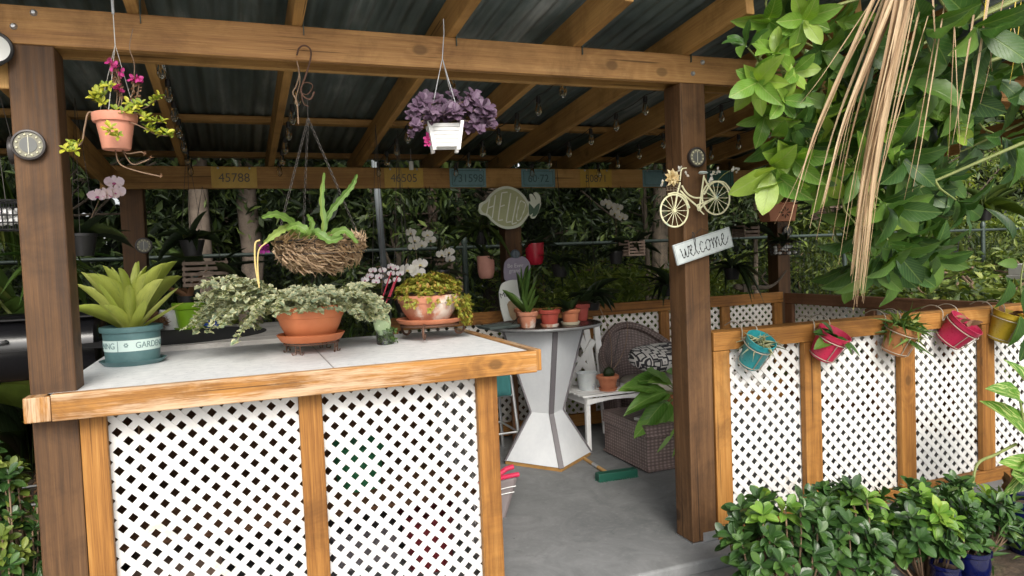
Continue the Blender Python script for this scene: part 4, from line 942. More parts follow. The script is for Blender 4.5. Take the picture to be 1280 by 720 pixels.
# =================================================================== WALL DECORATION
XW, ZW = (1, 0, 0), (0, 0, 1)
MY = Matrix.Rotation(R_(90), 3, 'X')      # lathe axis turned to face -Y
def gauge(p, r, label, nrm='Y', needle=90, face=None):
    t = thing('round_gauge', label, 'thermometer', p, 'round solar lamps on the posts'); Mx = MY if nrm == 'Y' else Matrix.Rotation(R_(-90), 3, 'Y')
    mb = MB(); mb.lathe([(r*.96, 0), (r, .004), (r, .016), (r*.97, .021), (r*.86, .022), (r*.82, .017)], p, 40, Mx); mb.build('rim', plain('dark_bronze_rim', (.045, .04, .04), .4, .3), t, smooth=True)
    mb = MB(); mb.lathe([(0, .0165), (r*.84, .0165)], p, 40, Mx); mb.build('dial', plain('khaki_dial', (.20, .19, .14), .5), t)
    mb = MB(); mb.lathe([(0, .0185), (r*.50, .0185), (r*.5, .017)], p, 30, Mx); mb.build('centre_disc', plain('grey_disc', (.10, .105, .10), .35), t)
    for k in range(12):
        a = k*math.pi/6+.26; q = p+Mx@Vector((r*.68*math.cos(a), r*.68*math.sin(a), .0185)); mb = MB(); mb.lathe([(0, .003), (r*.05, .002), (r*.075, 0), (r*.075, -.002)], q, 10, Mx); mb.build('bead', plain('pale_bead', (.62, .60, .42), .4), t)
    mb = MB(); d = Mx@Vector((0, 0, .0195)); mb.bar(p+d+Mx@Vector((0, -r*.62, 0)), p+d+Mx@Vector((0, r*.62, 0)), r*.045, .001, Mx@Vector((0, 0, 1))); mb.build('needle', plain('pale_needle', (.6, .58, .45), .4), t)
    return t
PFY = 2.888
gauge(at(37, 182, PFY), .052, 'round dark rimmed disc lamp with pale beads on the front of the left post')
gp = at(12, 188, 2.96); gauge(Vector((-.682, 2.96, gp.z)), .05, 'round dark disc lamp seen edge on, on the outer side of the left post', 'X')
gauge(at(869, 197, PFY), .047, 'round dark disc lamp on the right front post above the bicycle')
gauge(at(180, 307, 5.298), .052, 'round disc lamp low on the back left post among the plants')
gauge(at(983, 289, 5.298), .05, 'pale round disc lamp on the back right post under the terracotta planter')
# flood lamp at the left edge
p = at(-10, 60, 2.86); t = thing('flood_lamp', 'small black rimmed flood lamp with a white lens at the top of the left post', 'lamp', p)
Q = Matrix.Rotation(R_(78), 3, 'X')@Matrix.Rotation(R_(12), 3, 'Y')
mb = MB(); mb.lathe([(0, -.06), (.04, -.055), (.05, -.02), (.058, .0), (.062, .004), (.058, .008), (.05, .004)], p, 32, Q); mb.build('housing', M['black'], t, smooth=True)
mb = MB(); mb.lathe([(0, .008), (.03, .007), (.051, .003)], p, 32, Q); mb.build('lens', plain('white_lens', (.75, .76, .72), .25), t, smooth=True)

# bicycle ornament
BY = 2.85; BM = mott('pale_yellow_painted_wire', (.58, .56, .33), (.74, .72, .50), 30, .5, .1, spots=((.35, .50, .45), 12, .6))
o = at(868, 250, BY); t = thing('bicycle_ornament', 'pale yellow metal bicycle wall ornament with a flower basket on the right post', 'ornament', o)
B = lambda u, v, dy=0: at(u, v, BY+dy)
for (u, v, ru, tag) in ((843, 263.5, 18.2, 0), (895, 247.5, 18.2, 1)):
    cc = B(u, v); R = (B(u+ru, v)-B(u-ru, v)).length/2*.94; mb = MB()
    ring = lambda r, rad: mb.tube([cc+Vector((r*math.cos(a), 0, r*math.sin(a))) for a in [k*6.2832/32 for k in range(33)]], rad, 7, False)
    ring(R, .0042); mb.build('wheel_rim', BM, t, smooth=True)
    mb = MB()
    for k in range(14):
        a = k*6.2832/14; mb.tube([cc+Vector((.006*math.cos(a), 0, .006*math.sin(a))), cc+Vector((R*math.cos(a), 0, R*math.sin(a)))], .0015, 5)
    mb.lathe([(0, -.006), (.008, -.006), (.008, .006), (0, .006)], cc, 12, MY); mb.build('spokes', BM, t, smooth=True)
mb = MB()
for P in ([B(843, 263), B(847, 240), B(850, 228)], spline([B(850, 238), B(858, 246), B(866, 253), B(873, 259)], 5), spline([B(852, 232), B(859, 242), B(868, 247), B(878, 247)], 5), [B(874, 262), B(880, 219)], spline([B(874, 262), B(884, 252), B(895, 247)], 4), spline([B(880, 222), B(886, 233), B(895, 247)], 4), spline([B(835, 243), B(845, 241), B(856, 247), B(862, 260)], 5), spline([B(880, 243), B(890, 229), B(905, 228), B(915, 241)], 5)):
    mb.tube(P, .0042, 7)
mb.build('frame', BM, t, smooth=True)
mb = MB(); mb.tube(spline([B(850, 226), B(852, 212), B(858, 210)], 4), .003, 6); mb.build('handlebar', BM, t, smooth=True)
mb = MB(); mb.lathe([(0, -.006), (.02, -.005), (.026, 0), (.018, .007), (0, .008)], B(879, 216), 16, Matrix.Diagonal((1, .7, 1))); mb.build('saddle', plain('pale_blue_saddle', (.45, .52, .50), .5), t, smooth=True)
mb = MB(); mb.tube([B(871, 258), B(876, 264), B(880, 268)], .003, 6); mb.lathe([(.008, -.002), (.011, -.002), (.011, .002), (.008, .002), (.008, -.002)], B(874, 261), 14, MY); mb.tube([B(870, 257), B(885, 251)], .004, 6); mb.build('pedals', BM, t, smooth=True)
mb = MB()
for k in range(3): mb.tube([B(833, 232+k*3), B(851, 231+k*3)], .002, 5)
for k in range(5): mb.tube([B(833+k*4.5, 232), B(835+k*3.6, 239)], .0018, 5)
mb.build('basket', plain('brown_wire_basket', (.16, .12, .08), .6), t)
fc = B(840, 222, -.02); lf = LF()
for ring, (n, tl, L) in enumerate(((9, 1.4, .042), (8, 1.0, .036), (6, .5, .026))):
    for i in range(n):
        a = i*6.283/n+ring*.3; d = Vector((math.cos(a)*math.sin(tl), -math.cos(tl), math.sin(a)*math.sin(tl))); lf.add(fc, d, (0, -1, 0), L, L*.5)
lf.build('cream_flower', 'ovate', petal('cream_petal', (.62, .45, .22), (.80, .68, .42)), t)
lf = LF()
for u, v in ((829, 229), (858, 218), (887, 224), (892, 218), (897, 213), (918, 212), (922, 214), (851, 211)):
    for q in range(5): d = rdir(1)[0]; lf.add(B(u, v, -.01), d, (0, -1, 0), .018, .013)
lf.build('white_blossoms', 'petal', M['p_white'], t)
mb = MB(); mb.tube(spline([B(895, 228), B(905, 218), B(914, 213), B(921, 214)], 4), .0018, 5); mb.build('flower_stem', M['stem'], t)
# welcome board
wc = at(879, 307.5, 2.87); xx = (at(913, 296, 2.87)-at(845, 319, 2.87)).normalized(); zz = Vector((0, -1, 0)).cross(xx)*-1
if zz.z < 0: zz = -zz
WL = (at(913, 296, 2.87)-at(843, 319, 2.87)).length; WH = .098
t = thing('welcome_sign', 'tilted pale grey board sign reading welcome on the right front post', 'sign', wc)
MW = Matrix((xx, Vector((0, 1, 0)), zz)).transposed()
mb = MB(); mb.box(wc, (WL, .012, WH), MW); mb.build('board', mott('weathered_grey_paint', (.36, .41, .42), (.54, .58, .58), 16, .7, .1, spots=((.25, .28, .28), 20, .64)), t, bevel=.0015)
mb = MB()
for a, b in (((-1, -1), (1, -1)), ((1, -1), (1, 1)), ((1, 1), (-1, 1)), ((-1, 1), (-1, -1))):
    P = [wc+xx*(q[0]*(WL/2-.004))+zz*(q[1]*(WH/2-.004))+Vector((0, -.0065, 0)) for q in (a, b)]; mb.bar(P[0], P[1], .0016, .001, (0, -1, 0))
mb.build('border', plain('grey_border', (.25, .28, .28), .6), t)
W_ = [[(0, .42), (.03, .46), (.06, .3), (.09, .08), (.15, .02), (.22, .15), (.26, .42), (.28, .1), (.34, .02), (.42, .15), (.46, .48), (.52, .42)],
      [(.50, .12), (.60, .28), (.66, .42), (.60, .50), (.54, .35), (.56, .08), (.66, .0), (.78, .15), (.90, .55), (.93, .95), (.86, 1.0), (.84, .7), (.85, .2), (.92, 0), (1.0, .1)],
      [(1.28, .42), (1.20, .5), (1.10, .35), (1.10, .1), (1.20, 0), (1.32, .12), (1.42, .12)],
      [(1.56, .5), (1.44, .38), (1.42, .12), (1.52, 0), (1.62, .12), (1.66, .38), (1.56, .5), (1.68, .42), (1.76, .42)],
      [(1.78, .5), (1.80, .25), (1.80, .02), (1.84, .3), (1.92, .48), (1.97, .3), (1.97, .02), (2.02, .3), (2.10, .48), (2.16, .3), (2.16, .08), (2.22, .02), (2.30, .14)],
      [(2.30, .14), (2.42, .30), (2.48, .44), (2.42, .54), (2.34, .36), (2.38, .08), (2.48, 0), (2.62, .14), (2.72, .34)]]
strokes(W_, wc-xx*WL*.41-zz*WH*.27+Vector((0, -.0065, 0)), xx, zz, .0029, M['black'], t, 'lettering', .0785*WL/.25)
mb = MB(); mb.tube([wc+zz*WH*.5-xx*.06+Vector((0, .006, 0)), wc+Vector((.0, .012, .085)), wc+zz*WH*.5+xx*.06+Vector((0, .006, 0))], .0012, 5); mb.build('hanging_wire', M['wire'], t)

# lemon HELLO sign on the back middle post
hc = at(636, 260.5, 5.19); px = (at(680, 260, 5.19)-at(600, 260, 5.19)).length/80
def pxl(pts, c0=(636, 260.5)): return [((u-c0[0])*px, -(v-c0[1]-(u-c0[0])*-.03)*px) for u, v in pts]
OUT = [(598, 263), (600, 256), (607, 252), (612, 246), (622, 238), (634, 235), (646, 238), (655, 245), (660, 252), (663, 251), (662, 244), (666, 244), (670, 250), (669, 246), (667, 243), (670, 241), (675, 245), (676, 255), (672, 265), (668, 271), (664, 272), (661, 268), (657, 272), (650, 280), (640, 284), (628, 284), (616, 278), (608, 270), (601, 268)]
t = thing('lemon_sign', 'pale lemon shaped sign reading HELLO with green leaves on the back middle post', 'sign', hc)
def smoothp(P, n=4): return [(p.x, p.y) for p in spline([(a, b, 0) for a, b in P+P[:1]], n)][:-1]
def flat_shape(P, y0, th, mat, name, t):
    mb = MB(); P = smoothp(P); A = sum(P[i][0]*P[(i+1) % len(P)][1]-P[(i+1) % len(P)][0]*P[i][1] for i in range(len(P)))
    if A < 0: P = P[::-1]
    mb.prism(P, th, hc+Vector((0, y0, 0)), (1, 0, 0), (0, 0, 1)); return mb.build(name, mat, t)
CRM = plain('cream_paint', (.68, .72, .60), .5); OLV = mott('olive_lemon_paint', (.34, .37, .19), (.44, .46, .26), 10, .5, .05)
flat_shape(pxl(OUT), 0, .014, CRM, 'outline', t)
INN = [(601, 262), (604, 257), (609, 254), (614, 248), (623, 241), (634, 238), (645, 241), (653, 248), (658, 256), (659, 264), (655, 270), (648, 277), (639, 281), (628, 281), (618, 276), (610, 268), (604, 266)]
flat_shape(pxl(INN), -.0155, .004, OLV, 'lemon_face', t)
GRN = plain('leaf_green_paint', (.09, .16, .10), .5)
flat_shape(pxl([(661, 254), (667, 262), (661, 268), (660, 260)]), -.0155, .004, GRN, 'painted_leaf', t)
flat_shape(pxl([(664, 270), (667, 260), (674, 254), (672, 264), (668, 269)]), -.0155, .004, GRN, 'painted_leaf', t)
HL = [[(612, 250), (607, 269)], [(619, 246), (614, 272)], [(609, 261), (617, 258)],
      [(627, 243), (621, 275)], [(627, 243), (634, 242)], [(624, 259), (630, 257)], [(621, 275), (627, 274)],
      [(638, 243), (631, 276)], [(631, 277), (637, 276)], [(646, 247), (638, 278)], [(638, 279), (644, 277)],
      [(655, 254), (650, 252), (646, 262), (644, 273), (648, 274), (653, 265), (656, 256), (654, 253)]]
HL = [pxl(s) for s in HL]; strokes(HL, hc+Vector((0, -.0200, 0)), XW, ZW, .0048, plain('cream_letter', (.78, .80, .70), .5), t, 'lettering')
# heart sign and grey disc below the lemon
pc = at(646, 337, 5.1); t = thing('purple_sign', 'mauve heart shaped hanging sign with white script under the lemon sign', 'sign', pc)
hcs = hc; hc = pc
flat_shape([((u-646)*px*.98, -(v-337)*px) for u, v in ((629, 338), (631, 328), (638, 323), (646, 324), (654, 322), (661, 328), (663, 337), (659, 345), (656, 350), (632, 350))], 0, .01, mott('mauve_paint', (.17, .15, .20), (.24, .21, .27), 12, .6, .05), 'board', t)
hc = hcs
for s, dz in (('Be Ever', .03), ('grand!', -.008)): put_text(s, .042, pc+Vector((-.015, -.0115, dz)), XW, ZW, plain('white_ink', (.5, .5, .52), .6), t)
mb = MB(); mb.tube([pc+Vector((0, .005, .09)), pc+Vector((0, .02, .2))], .0015, 5); mb.build('cord', M['wire'], t)
dc = at(644, 318, 5.27); t = thing('grey_disc', 'round blue grey disc lamp on the back middle post above the mauve sign', 'lamp', dc)
mb = MB(); mb.lathe([(0, .022), (.03, .02), (.038, .012), (.04, 0)], dc, 28, MY); mb.build('disc', plain('blue_grey_disc', (.10, .13, .16), .35), t, smooth=True)

# plates along the back beam
PL = [(293, 'yellow plate with dark numbers at the left end of the back beam', '45788', 'y'), (505, 'dim yellow plate on the back beam left of the first teal plate', '46505', 'y'), (585, 'teal plate with a bordered number left of the back middle post', '731598', 't'), (673, 'teal plate with a pale frame right of the back middle post', '60·72', 't'), (745, 'orange yellow plate on the back beam far right of the lemon sign', '50871', 'y'), (822, 'plain blue grey plate on the back beam beside the front right post', '', 't'), (900, 'dark green plate on the back beam behind the bicycle ornament', '', 'g')]
PCOL = {'y': mott('worn_yellow_plate', (.40, .24, .03), (.52, .34, .05), 14, .5, .05), 't': mott('worn_teal_plate', (.09, .20, .22), (.17, .30, .32), 14, .5, .05), 'g': mott('green_plate', (.02, .10, .08), (.04, .16, .12), 14, .5, .05)}
for u, lb, tx, cc in PL:
    p = at(u, 224-(u-293)*.001, 5.255); p.z = 2.062
    t = thing('number_plate', lb, 'number plate', p, 'plates on the back beam')
    mb = MB(); mb.box(p, (.29, .003, .142)); mb.build('plate', PCOL[cc], t, bevel=.001)
    inkc = plain('plate_ink_'+cc, (.10, .085, .06) if cc == 'y' else (.05, .10, .11), .6)
    if tx: put_text(tx, .085, p+Vector((0, -.0022, -.005)), XW, ZW, inkc, t, sx=.95)
    if cc == 't':
        mb = MB()
        for z in (-.055, .055): mb.box(p+Vector((0, -.0022, z)), (.25, .001, .004))
        for x in (-.125, .125): mb.box(p+Vector((x, -.0022, 0)), (.004, .001, .106))
        mb.build('border', inkc, t)
    for x in (-.10, .10):
        mb = MB(); mb.lathe([(0, .005), (.006, .003), (.008, 0)], p+Vector((x, -.0015, .063)), 10, MY); mb.build('screw', M['steel'], t)

# string lights
for si, (x, y0, y1, n) in enumerate(((-.24, 3.3, 5.2, 7), (.32, 3.6, 5.2, 6), (1.0, 3.3, 5.2, 7), (1.58, 3.3, 5.2, 7), (2.2, 3.2, 5.2, 7), (2.78, 3.3, 5.2, 7), (3.4, 3.6, 5.2, 6))):
    lbs = ['beside the rafter behind the terracotta hanging pot', 'beside the rafter above the coir basket', 'right of the rafter above the purple leaved planter', 'between the purple leaved planter and the lemon sign', 'left of the right front post', 'behind the top of the right front post', 'furthest right, behind the tree leaves']
    t = thing('string_light', 'string of small bulbs '+lbs[si], 'string lights', (x, y0, zr(y0)), 'strings of bulbs under the roof')
    P = []
    for k in range(n-1):
        ya = y0+(y1-y0)*k/(n-1); yb = y0+(y1-y0)*(k+1)/(n-1); P += arc((x, ya, zr(ya)+.02), (x, yb, zr(yb)+.02), .012, 5)
    mb = MB(); mb.tube(P, .0028, 5); mb.build('cord', M['black'], t)
    for k in range(n):
        y = y0+(y1-y0)*k/(n-1); q = Vector((x, y, zr(y)+.015))
        mb = MB(); mb.lathe([(0, 0), (.011, -.002), (.013, -.02), (.012, -.036), (0, -.036)], q, 10); s_ = mb.build('socket', M['black'], t, smooth=True)
        mb = MB(); mb.lathe([(.010, -.036), (.014, -.052), (.019, -.072), (.017, -.092), (.008, -.104), (0, -.107)], q, 14); mb.build('bulb', M['bulbglass'] if 'bulbglass' in M else M.setdefault('bulbglass', M['glass']), t, smooth=True)
# batten lamps under the roof
for u0, v0, u1, v1, lb in ((219, 71, 323, 76, 'thin white batten lamp under the roof at the left'), (434, 83, 521, 89, 'thin white batten lamp under the roof left of the purple planter')):
    a = at(u0, v0, 3.45); b = at(u1, v1, 3.45); a.z = b.z = (a.z+b.z)/2
    t = thing('batten_lamp', lb, 'lamp', (a+b)/2, 'batten lamps')
    mb = MB(); mb.bar(a, b, .06, .02); mb.build('diffuser', M['white'], t, bevel=.004)
    mb = MB()
    for q in (a.lerp(b, .1), a.lerp(b, .9)): mb.box((q.x, q.y, (q.z+zr(3.45)+.19)/2), (.006, .006, zr(3.45)+.18-q.z))
    mb.build('hanger', M['steel'], t)
# white tag hung from the rafter
p = at(514, 207, 5.1); mb = MB(); mb.lathe([(0, -.03), (.016, -.03), (.016, .03), (0, .03)], p, 16); mb.tube([p+Vector((0, 0, .03)), p+Vector((0, 0, .12))], .0012, 4); meta(mb.build('wind_chime', M['white'], smooth=True), 'small white cylinder hanging from a cord at the back of the roof', 'chime')

# =================================================================== BACK SHELF OF HANGING POTS AND ORCHIDS
def orchid_flowers(t, pts, sz, mat, name='flower'):
    for p in pts:
        lf = LF(); f = Vector((random.uniform(-.4, .4), -1, random.uniform(-.2, .2))).normalized(); x = f.cross(Vector((0, 0, 1))).normalized(); y = x.cross(f)
        for a, s in ((90, .9), (210, .85), (330, .85), (10, 1.15), (170, 1.15)):
            d = x*math.cos(R_(a))+y*math.sin(R_(a))+f*.15; lf.add(p, d, f, sz*s*.52, sz*s*(.56 if a in (10, 170) else .36))
        o = lf.build(name, 'petal', mat, t); lp = LF()
        for q in range(3): lp.add(Vector(p)+Vector((0, -.006, 0)), ((q-1)*.5, -.5, -.8), (0, -1, 0), sz*.2, sz*.14)
        b = lp.build('lip', 'petal', M['p_lip'] if mat is not M['p_white'] else M['p_cream'], t); b.parent = o
def wire_to(t, a, b, name='hanger', r=.0014, mat='wire'):
    mb = MB(); mb.tube([a, b], r, 5); return mb.build(name, M[mat], t)
# pink hanging pot, red hanging pot
BYH = 5.23
for (u, v0, v1, hw, mt, lb) in ((608, 348, 320, 10.5, mott('pink_clay', (.42, .19, .15), (.52, .26, .20), 14, .7, .05), 'plain salmon pink cylinder pot hanging left of the back middle post'), (669, 331, 304, 11.5, plain('red_glaze', (.42, .015, .035), .22), 'glossy red pot hanging right of the back middle post')):
    c = at(u, v1 if v1 > v0 else v0, BYH); h = (at(u, v1, BYH)-c).length; r = hw*px
    t = thing('hanging_pot', lb, 'hanging planter', c)
    mb = MB(); mb.lathe([(0, 0), (r*.6, 0), (r*.78, .012), (r*.95, h*.3), (r*.98, h), (r*.9, h+.001), (r*.86, h*.8)], c, 32); mb.build('pot', mt, t, smooth=True)
    mb = MB(); mb.lathe([(0, h*.9), (r*.9, h*.85)], c, 16); mb.build('soil', M['soil'], t)
    for a in (0, 2.1, 4.2): wire_to(t, c+Vector((r*.95*math.cos(a), r*.95*math.sin(a), h)), Vector((c.x, 5.255, 2.0)))
    strap_plant(t, c+Vector((0, 0, h*.85)), 10, .16, .04, 'l_dark', 'strap', .1)
# slatted orchid baskets
def slat_basket(c, w_, h, lb, hang, mat, yw=None, n=5):
    t = thing('orchid_basket', lb, 'hanging planter', c, 'slatted wooden orchid baskets'); yw = yw or w_
    for k in range(n):
        z = h*(k+.5)/n
        for sx in (-1, 1):
            mb = MB(); mb.box(c+Vector((0, sx*yw/2, z-h/2)), (w_, .012, h/n*.62)); mb.build('slat', mat, t, bevel=.001)
        for sx in (-1, 1):
            mb = MB(); mb.box(c+Vector((sx*w_/2*.92, 0, z-h/2+h/n*.5)), (.012, yw, h/n*.5)); mb.build('slat', mat, t, bevel=.001)
    for sx in (-1, 1):
        for sy in (-1, 1): wire_to(t, c+Vector((sx*w_*.46, sy*yw*.46, -h/2)), hang)
    strap_plant(t, c+Vector((0, 0, h*.1)), 12, w_*1.4, .03, 'l_dark', 'strap', -.2)
    return t
OW = mott('pale_basket_wood', (.40, .28, .22), (.55, .40, .32), 30, .75, .2); OWD = mott('aged_basket_wood', (.12, .09, .07), (.22, .16, .12), 30, .8, .2)
c = at(790, 311, 5.1); slat_basket(c, .15, .125, 'pale slatted orchid basket hanging before the welcome sign post, right of the white orchid', Vector((c.x, 5.255, 2.0)), OW)
c = at(258, 342, 5.35); c.y = 5.1; slat_basket(at(258, 342, 5.1), .27, .17, 'wide dark slatted orchid basket in front of the pale trunks', Vector((at(258, 342, 5.1).x-.0, 5.25, 2.0)), OWD)
c = at(1035, 262, 4.2); slat_basket(c, .16, .15, 'weathered slatted orchid basket half hidden by the dry palm strands', Vector((c.x, c.y, zr(4.2)+.02)), OW, n=6)
c = at(932, 290, 5.1); slat_basket(c, .16, .10, 'dark slatted orchid basket just right of the welcome sign', Vector((c.x, 5.255, 2.0)), OWD, n=3)
c = at(548, 330, 5.1); slat_basket(c, .17, .09, 'dark slatted orchid basket below the white orchids', Vector((c.x, 5.255, 2.0)), OWD, n=3)
# terracotta window box with cut-out flower
c = at(972, 277, 5.0); t = thing('window_box', 'terracotta rectangular planter with a punched leaf star hanging at the back right corner', 'planter', c)
mb = MB(); mb.box(c+Vector((0, 0, .075)), (.32, .15, .15), None, .84)
for v in mb.v: pass
TB = mott('orange_terracotta', (.46, .17, .09), (.56, .24, .13), 10, .7, .06); mb.build('box', TB, t, bevel=.006)
mb = MB(); mb.box(c+Vector((0, 0, .156)), (.335, .165, .012)); mb.build('rim', TB, t, bevel=.003); mb = MB(); mb.box(c+Vector((0, 0, .1625)), (.31, .14, .003)); mb.build('soil', M['soil'], t)
lf = LF(); fc = c+Vector((.02, -.072, .075))
for k in range(8): a = k*.7854; lf.add(fc+Vector((math.cos(a)*.015, -.001, math.sin(a)*.015)), (math.cos(a), -.03, math.sin(a)*.8), (0, -1, 0), .04 if k % 4 else .06, .014)
lf.build('cut_out', 'flat', M['soil'], t); strap_plant(t, c+Vector((0, 0, .15)), 18, .15, .02, 'l_brown')
for sx in (-1, 1): wire_to(t, c+Vector((sx*.15, .06, .16)), Vector((c.x+sx*.12, 5.25, 2.02)))
# wire mesh basket below
def mesh_basket(c, r, h, lb, hang, mat='black', fill=None):
    t = thing('mesh_basket', lb, 'hanging planter', c, 'black mesh orchid baskets'); mb = MB()
    for k in range(5): hoop(mb, c+Vector((0, 0, -h*k/4)), r*(1-.12*k/4), .0028 if k else .005, 24)
    for k in range(20):
        a = k*6.283/20; mb.tube([c+Vector((r*math.cos(a), r*math.sin(a), 0)), c+Vector((r*.88*math.cos(a), r*.88*math.sin(a), -h))], .0024, 4)
    mb.build('mesh', M[mat], t)
    if fill:
        for k in range(16): a = random.uniform(0, 6.28); mb = MB(); mb.lathe([(0, -.016), (.016, -.008), (.016, .008), (0, .014)], c+Vector((r*.6*math.cos(a), r*.6*math.sin(a), -h*random.uniform(.3, .9))), 8); mb.build('chip', M[fill], t)
    for a in (.5, 2.6, 4.7): wire_to(t, c+Vector((r*math.cos(a), r*math.sin(a), 0)), hang)
    return t
c = at(981, 303, 4.95); t = mesh_basket(c, .13, .105, 'black mesh basket of white chips hanging under the terracotta planter', Vector((c.x, 5.25, 2.0)), fill='white'); strap_plant(t, c, 10, .16, .05, 'l_dark', 'strap', -.3)
c = at(1180, 300, 4.3); t = mesh_basket(c, .11, .10, 'black mesh basket hanging behind the tree leaves on the right', Vector((c.x, c.y, zr(4.3)))); strap_plant(t, c, 12, .2, .05, 'l_mid', 'strap', -.5)
c = at(13, 252, 3.3); t = mesh_basket(c, .06, .11, 'small black mesh basket of white stones left of the left post', Vector((c.x-.05, c.y, zr(3.3)+.05)), fill='white')
c = at(775, 300, 5.15)
# moth orchids
def orchid(c, lb, flowers, sz, fm, potc='black', hang=None, stems=None, leafn=6, L=.2, potr=.06):
    t = thing('potted_orchid', lb, 'orchid', c, 'orchids'); 
    mb = MB(); mb.lathe([(0, 0), (potr*.7, 0), (potr, .09), (potr*1.05, .092), (potr*1.05, .105), (potr*.95, .105), (potr*.9, .08)], c, 24); mb.build('pot', M[potc], t, smooth=True)
    d = rdir(leafn, .0, .6); leaves('foliage', np.tile([tuple(c+Vector((0, 0, .09)))], (leafn, 1)), d, np.tile([0, 0, 1.], (leafn, 1)), rng.uniform(.7, 1, leafn)*L, .06, 'strap', M['l_dark'], t)
    orchid_flowers(t, flowers, sz, fm); mb = MB(); f0 = flowers[0]; b = c+Vector((0, 0, .09))
    mid = b.lerp(f0, .5)+Vector((random.uniform(-.05, .05), 0, .12)); mb.tube(spline([b, mid, f0+Vector((0, .01, .02))]+[f+Vector((0, .012, 0)) for f in flowers[1:]], 5), .002, 5); mb.build('flower_stem', M['brownstem'], t)
    if hang is not None:
        for a in (.5, 2.6, 4.7): wire_to(t, c+Vector((potr*math.cos(a), potr*math.sin(a), .1)), hang)
    return t
F = lambda pts, y: [at(u, v, y) for u, v in pts]
orchid(at(105, 320, 3.9), 'pale pink orchid in a hanging black pot left of the bromeliad', F([(143, 228), (139, 243), (131, 243), (122, 245), (146, 240)], 3.85), .075, M['p_pink'], hang=Vector((at(105, 300, 3.9).x, 3.9, zr(3.9))), L=.25)
orchid(at(525, 352, 5.0), 'white orchid with a tall stem of blossoms, upper left of the succulent bowl', F([(513, 291), (518, 300), (527, 306), (516, 309), (534, 293), (538, 300)], 5.0), .075, M['p_white'], hang=Vector((at(525, 340, 5.0).x, 5.25, 2.0)))
orchid(at(552, 356, 4.9), 'white orchid with three blossoms just right of the tall one', F([(552, 318), (561, 315), (562, 324)], 4.9), .075, M['p_white'], hang=Vector((at(552, 340, 4.9).x, 5.25, 2.0)))
c = at(480, 398, 4.55); c.z = 1.03; 
ot = orchid(at(505, 380, 4.3), 'white orchid blossoms rising right behind the succulent bowl', F([(509, 337), (525, 330), (522, 341)], 4.3), .085, M['p_white'], hang=Vector((at(505, 340, 4.3).x, 4.3, zr(4.3))))
orchid(at(478, 395, 4.2), 'pale lilac orchid with many blossoms between the coir basket and the succulent bowl', F([(462, 345), (478, 338), (494, 335), (489, 342), (470, 352), (484, 352), (496, 350), (466, 338), (456, 350), (474, 346), (488, 333), (500, 342)], 4.2), .044, M['p_lilac'], hang=Vector((at(478, 340, 4.2).x, 4.2, zr(4.2))), L=.3)
orchid(at(770, 330, 5.15), 'white orchid spray hanging in the dark right of the lemon sign', F([(757, 254), (764, 258), (768, 266), (774, 270), (778, 272), (772, 260)], 5.1), .08, M['p_white'], hang=Vector((at(770, 300, 5.15).x, 5.25, 2.0)))
mb = MB()
for a, b in (((474, 385), (489, 340)), ((480, 385), (493, 352)), ((486, 375), (497, 345))): mb.tube([at(*a, 4.1), at(*b, 4.1)], .004, 6)
meta(mb.build('red_stem', plain('crimson_stem', (.45, .03, .06), .5), smooth=True), 'thin crimson plant stems among the lilac orchid blossoms', 'stem')
# hanging leafy plants filling the back
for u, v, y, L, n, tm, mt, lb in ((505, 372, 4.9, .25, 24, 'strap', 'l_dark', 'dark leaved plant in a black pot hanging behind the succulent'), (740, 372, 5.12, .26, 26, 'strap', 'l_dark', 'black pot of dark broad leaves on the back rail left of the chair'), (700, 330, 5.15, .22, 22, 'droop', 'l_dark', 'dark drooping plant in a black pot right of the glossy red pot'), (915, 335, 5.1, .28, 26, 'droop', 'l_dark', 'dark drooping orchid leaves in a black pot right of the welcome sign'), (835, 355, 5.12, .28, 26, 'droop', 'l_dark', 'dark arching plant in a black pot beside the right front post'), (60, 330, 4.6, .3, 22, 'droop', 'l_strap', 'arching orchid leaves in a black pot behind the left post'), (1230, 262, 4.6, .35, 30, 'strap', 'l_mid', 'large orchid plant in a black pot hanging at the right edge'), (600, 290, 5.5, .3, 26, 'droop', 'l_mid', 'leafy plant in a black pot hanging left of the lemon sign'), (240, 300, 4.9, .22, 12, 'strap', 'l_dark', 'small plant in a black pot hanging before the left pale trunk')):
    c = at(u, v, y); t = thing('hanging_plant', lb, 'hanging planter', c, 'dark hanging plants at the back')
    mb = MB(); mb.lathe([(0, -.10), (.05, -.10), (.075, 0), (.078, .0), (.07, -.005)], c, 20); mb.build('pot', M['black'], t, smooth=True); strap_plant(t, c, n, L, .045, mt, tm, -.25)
    for a in (.5, 2.6, 4.7): wire_to(t, c+Vector((.075*math.cos(a), .075*math.sin(a), 0)), Vector((c.x, min(y, 5.25), zr(min(y, 5.25))+.03)))
# driftwood on the back rail
mb = MB(); yd = 5.255
mb.tube(spline([at(918, 358, yd), at(930, 360, yd), at(945, 359, yd), at(960, 359, yd), at(972, 352, yd), at(983, 338, yd)], 5), [.02, .028, .03, .026, .022, .03, .03, .024, .02, .02, .022, .022, .02, .02, .018, .018, .016, .014, .013, .012, .011, .01, .01, .009, .008, .006][:26], 8)
mb.tube(spline([at(962, 358, yd), at(952, 348, yd), at(957, 340, yd)], 4), .008, 6); mb.box(at(931, 360, yd), (.07, .06, .07))
meta(mb.build('driftwood', M['darkbark'], smooth=True), 'gnarled dark driftwood branch lying on the back rail near the right corner', 'driftwood')

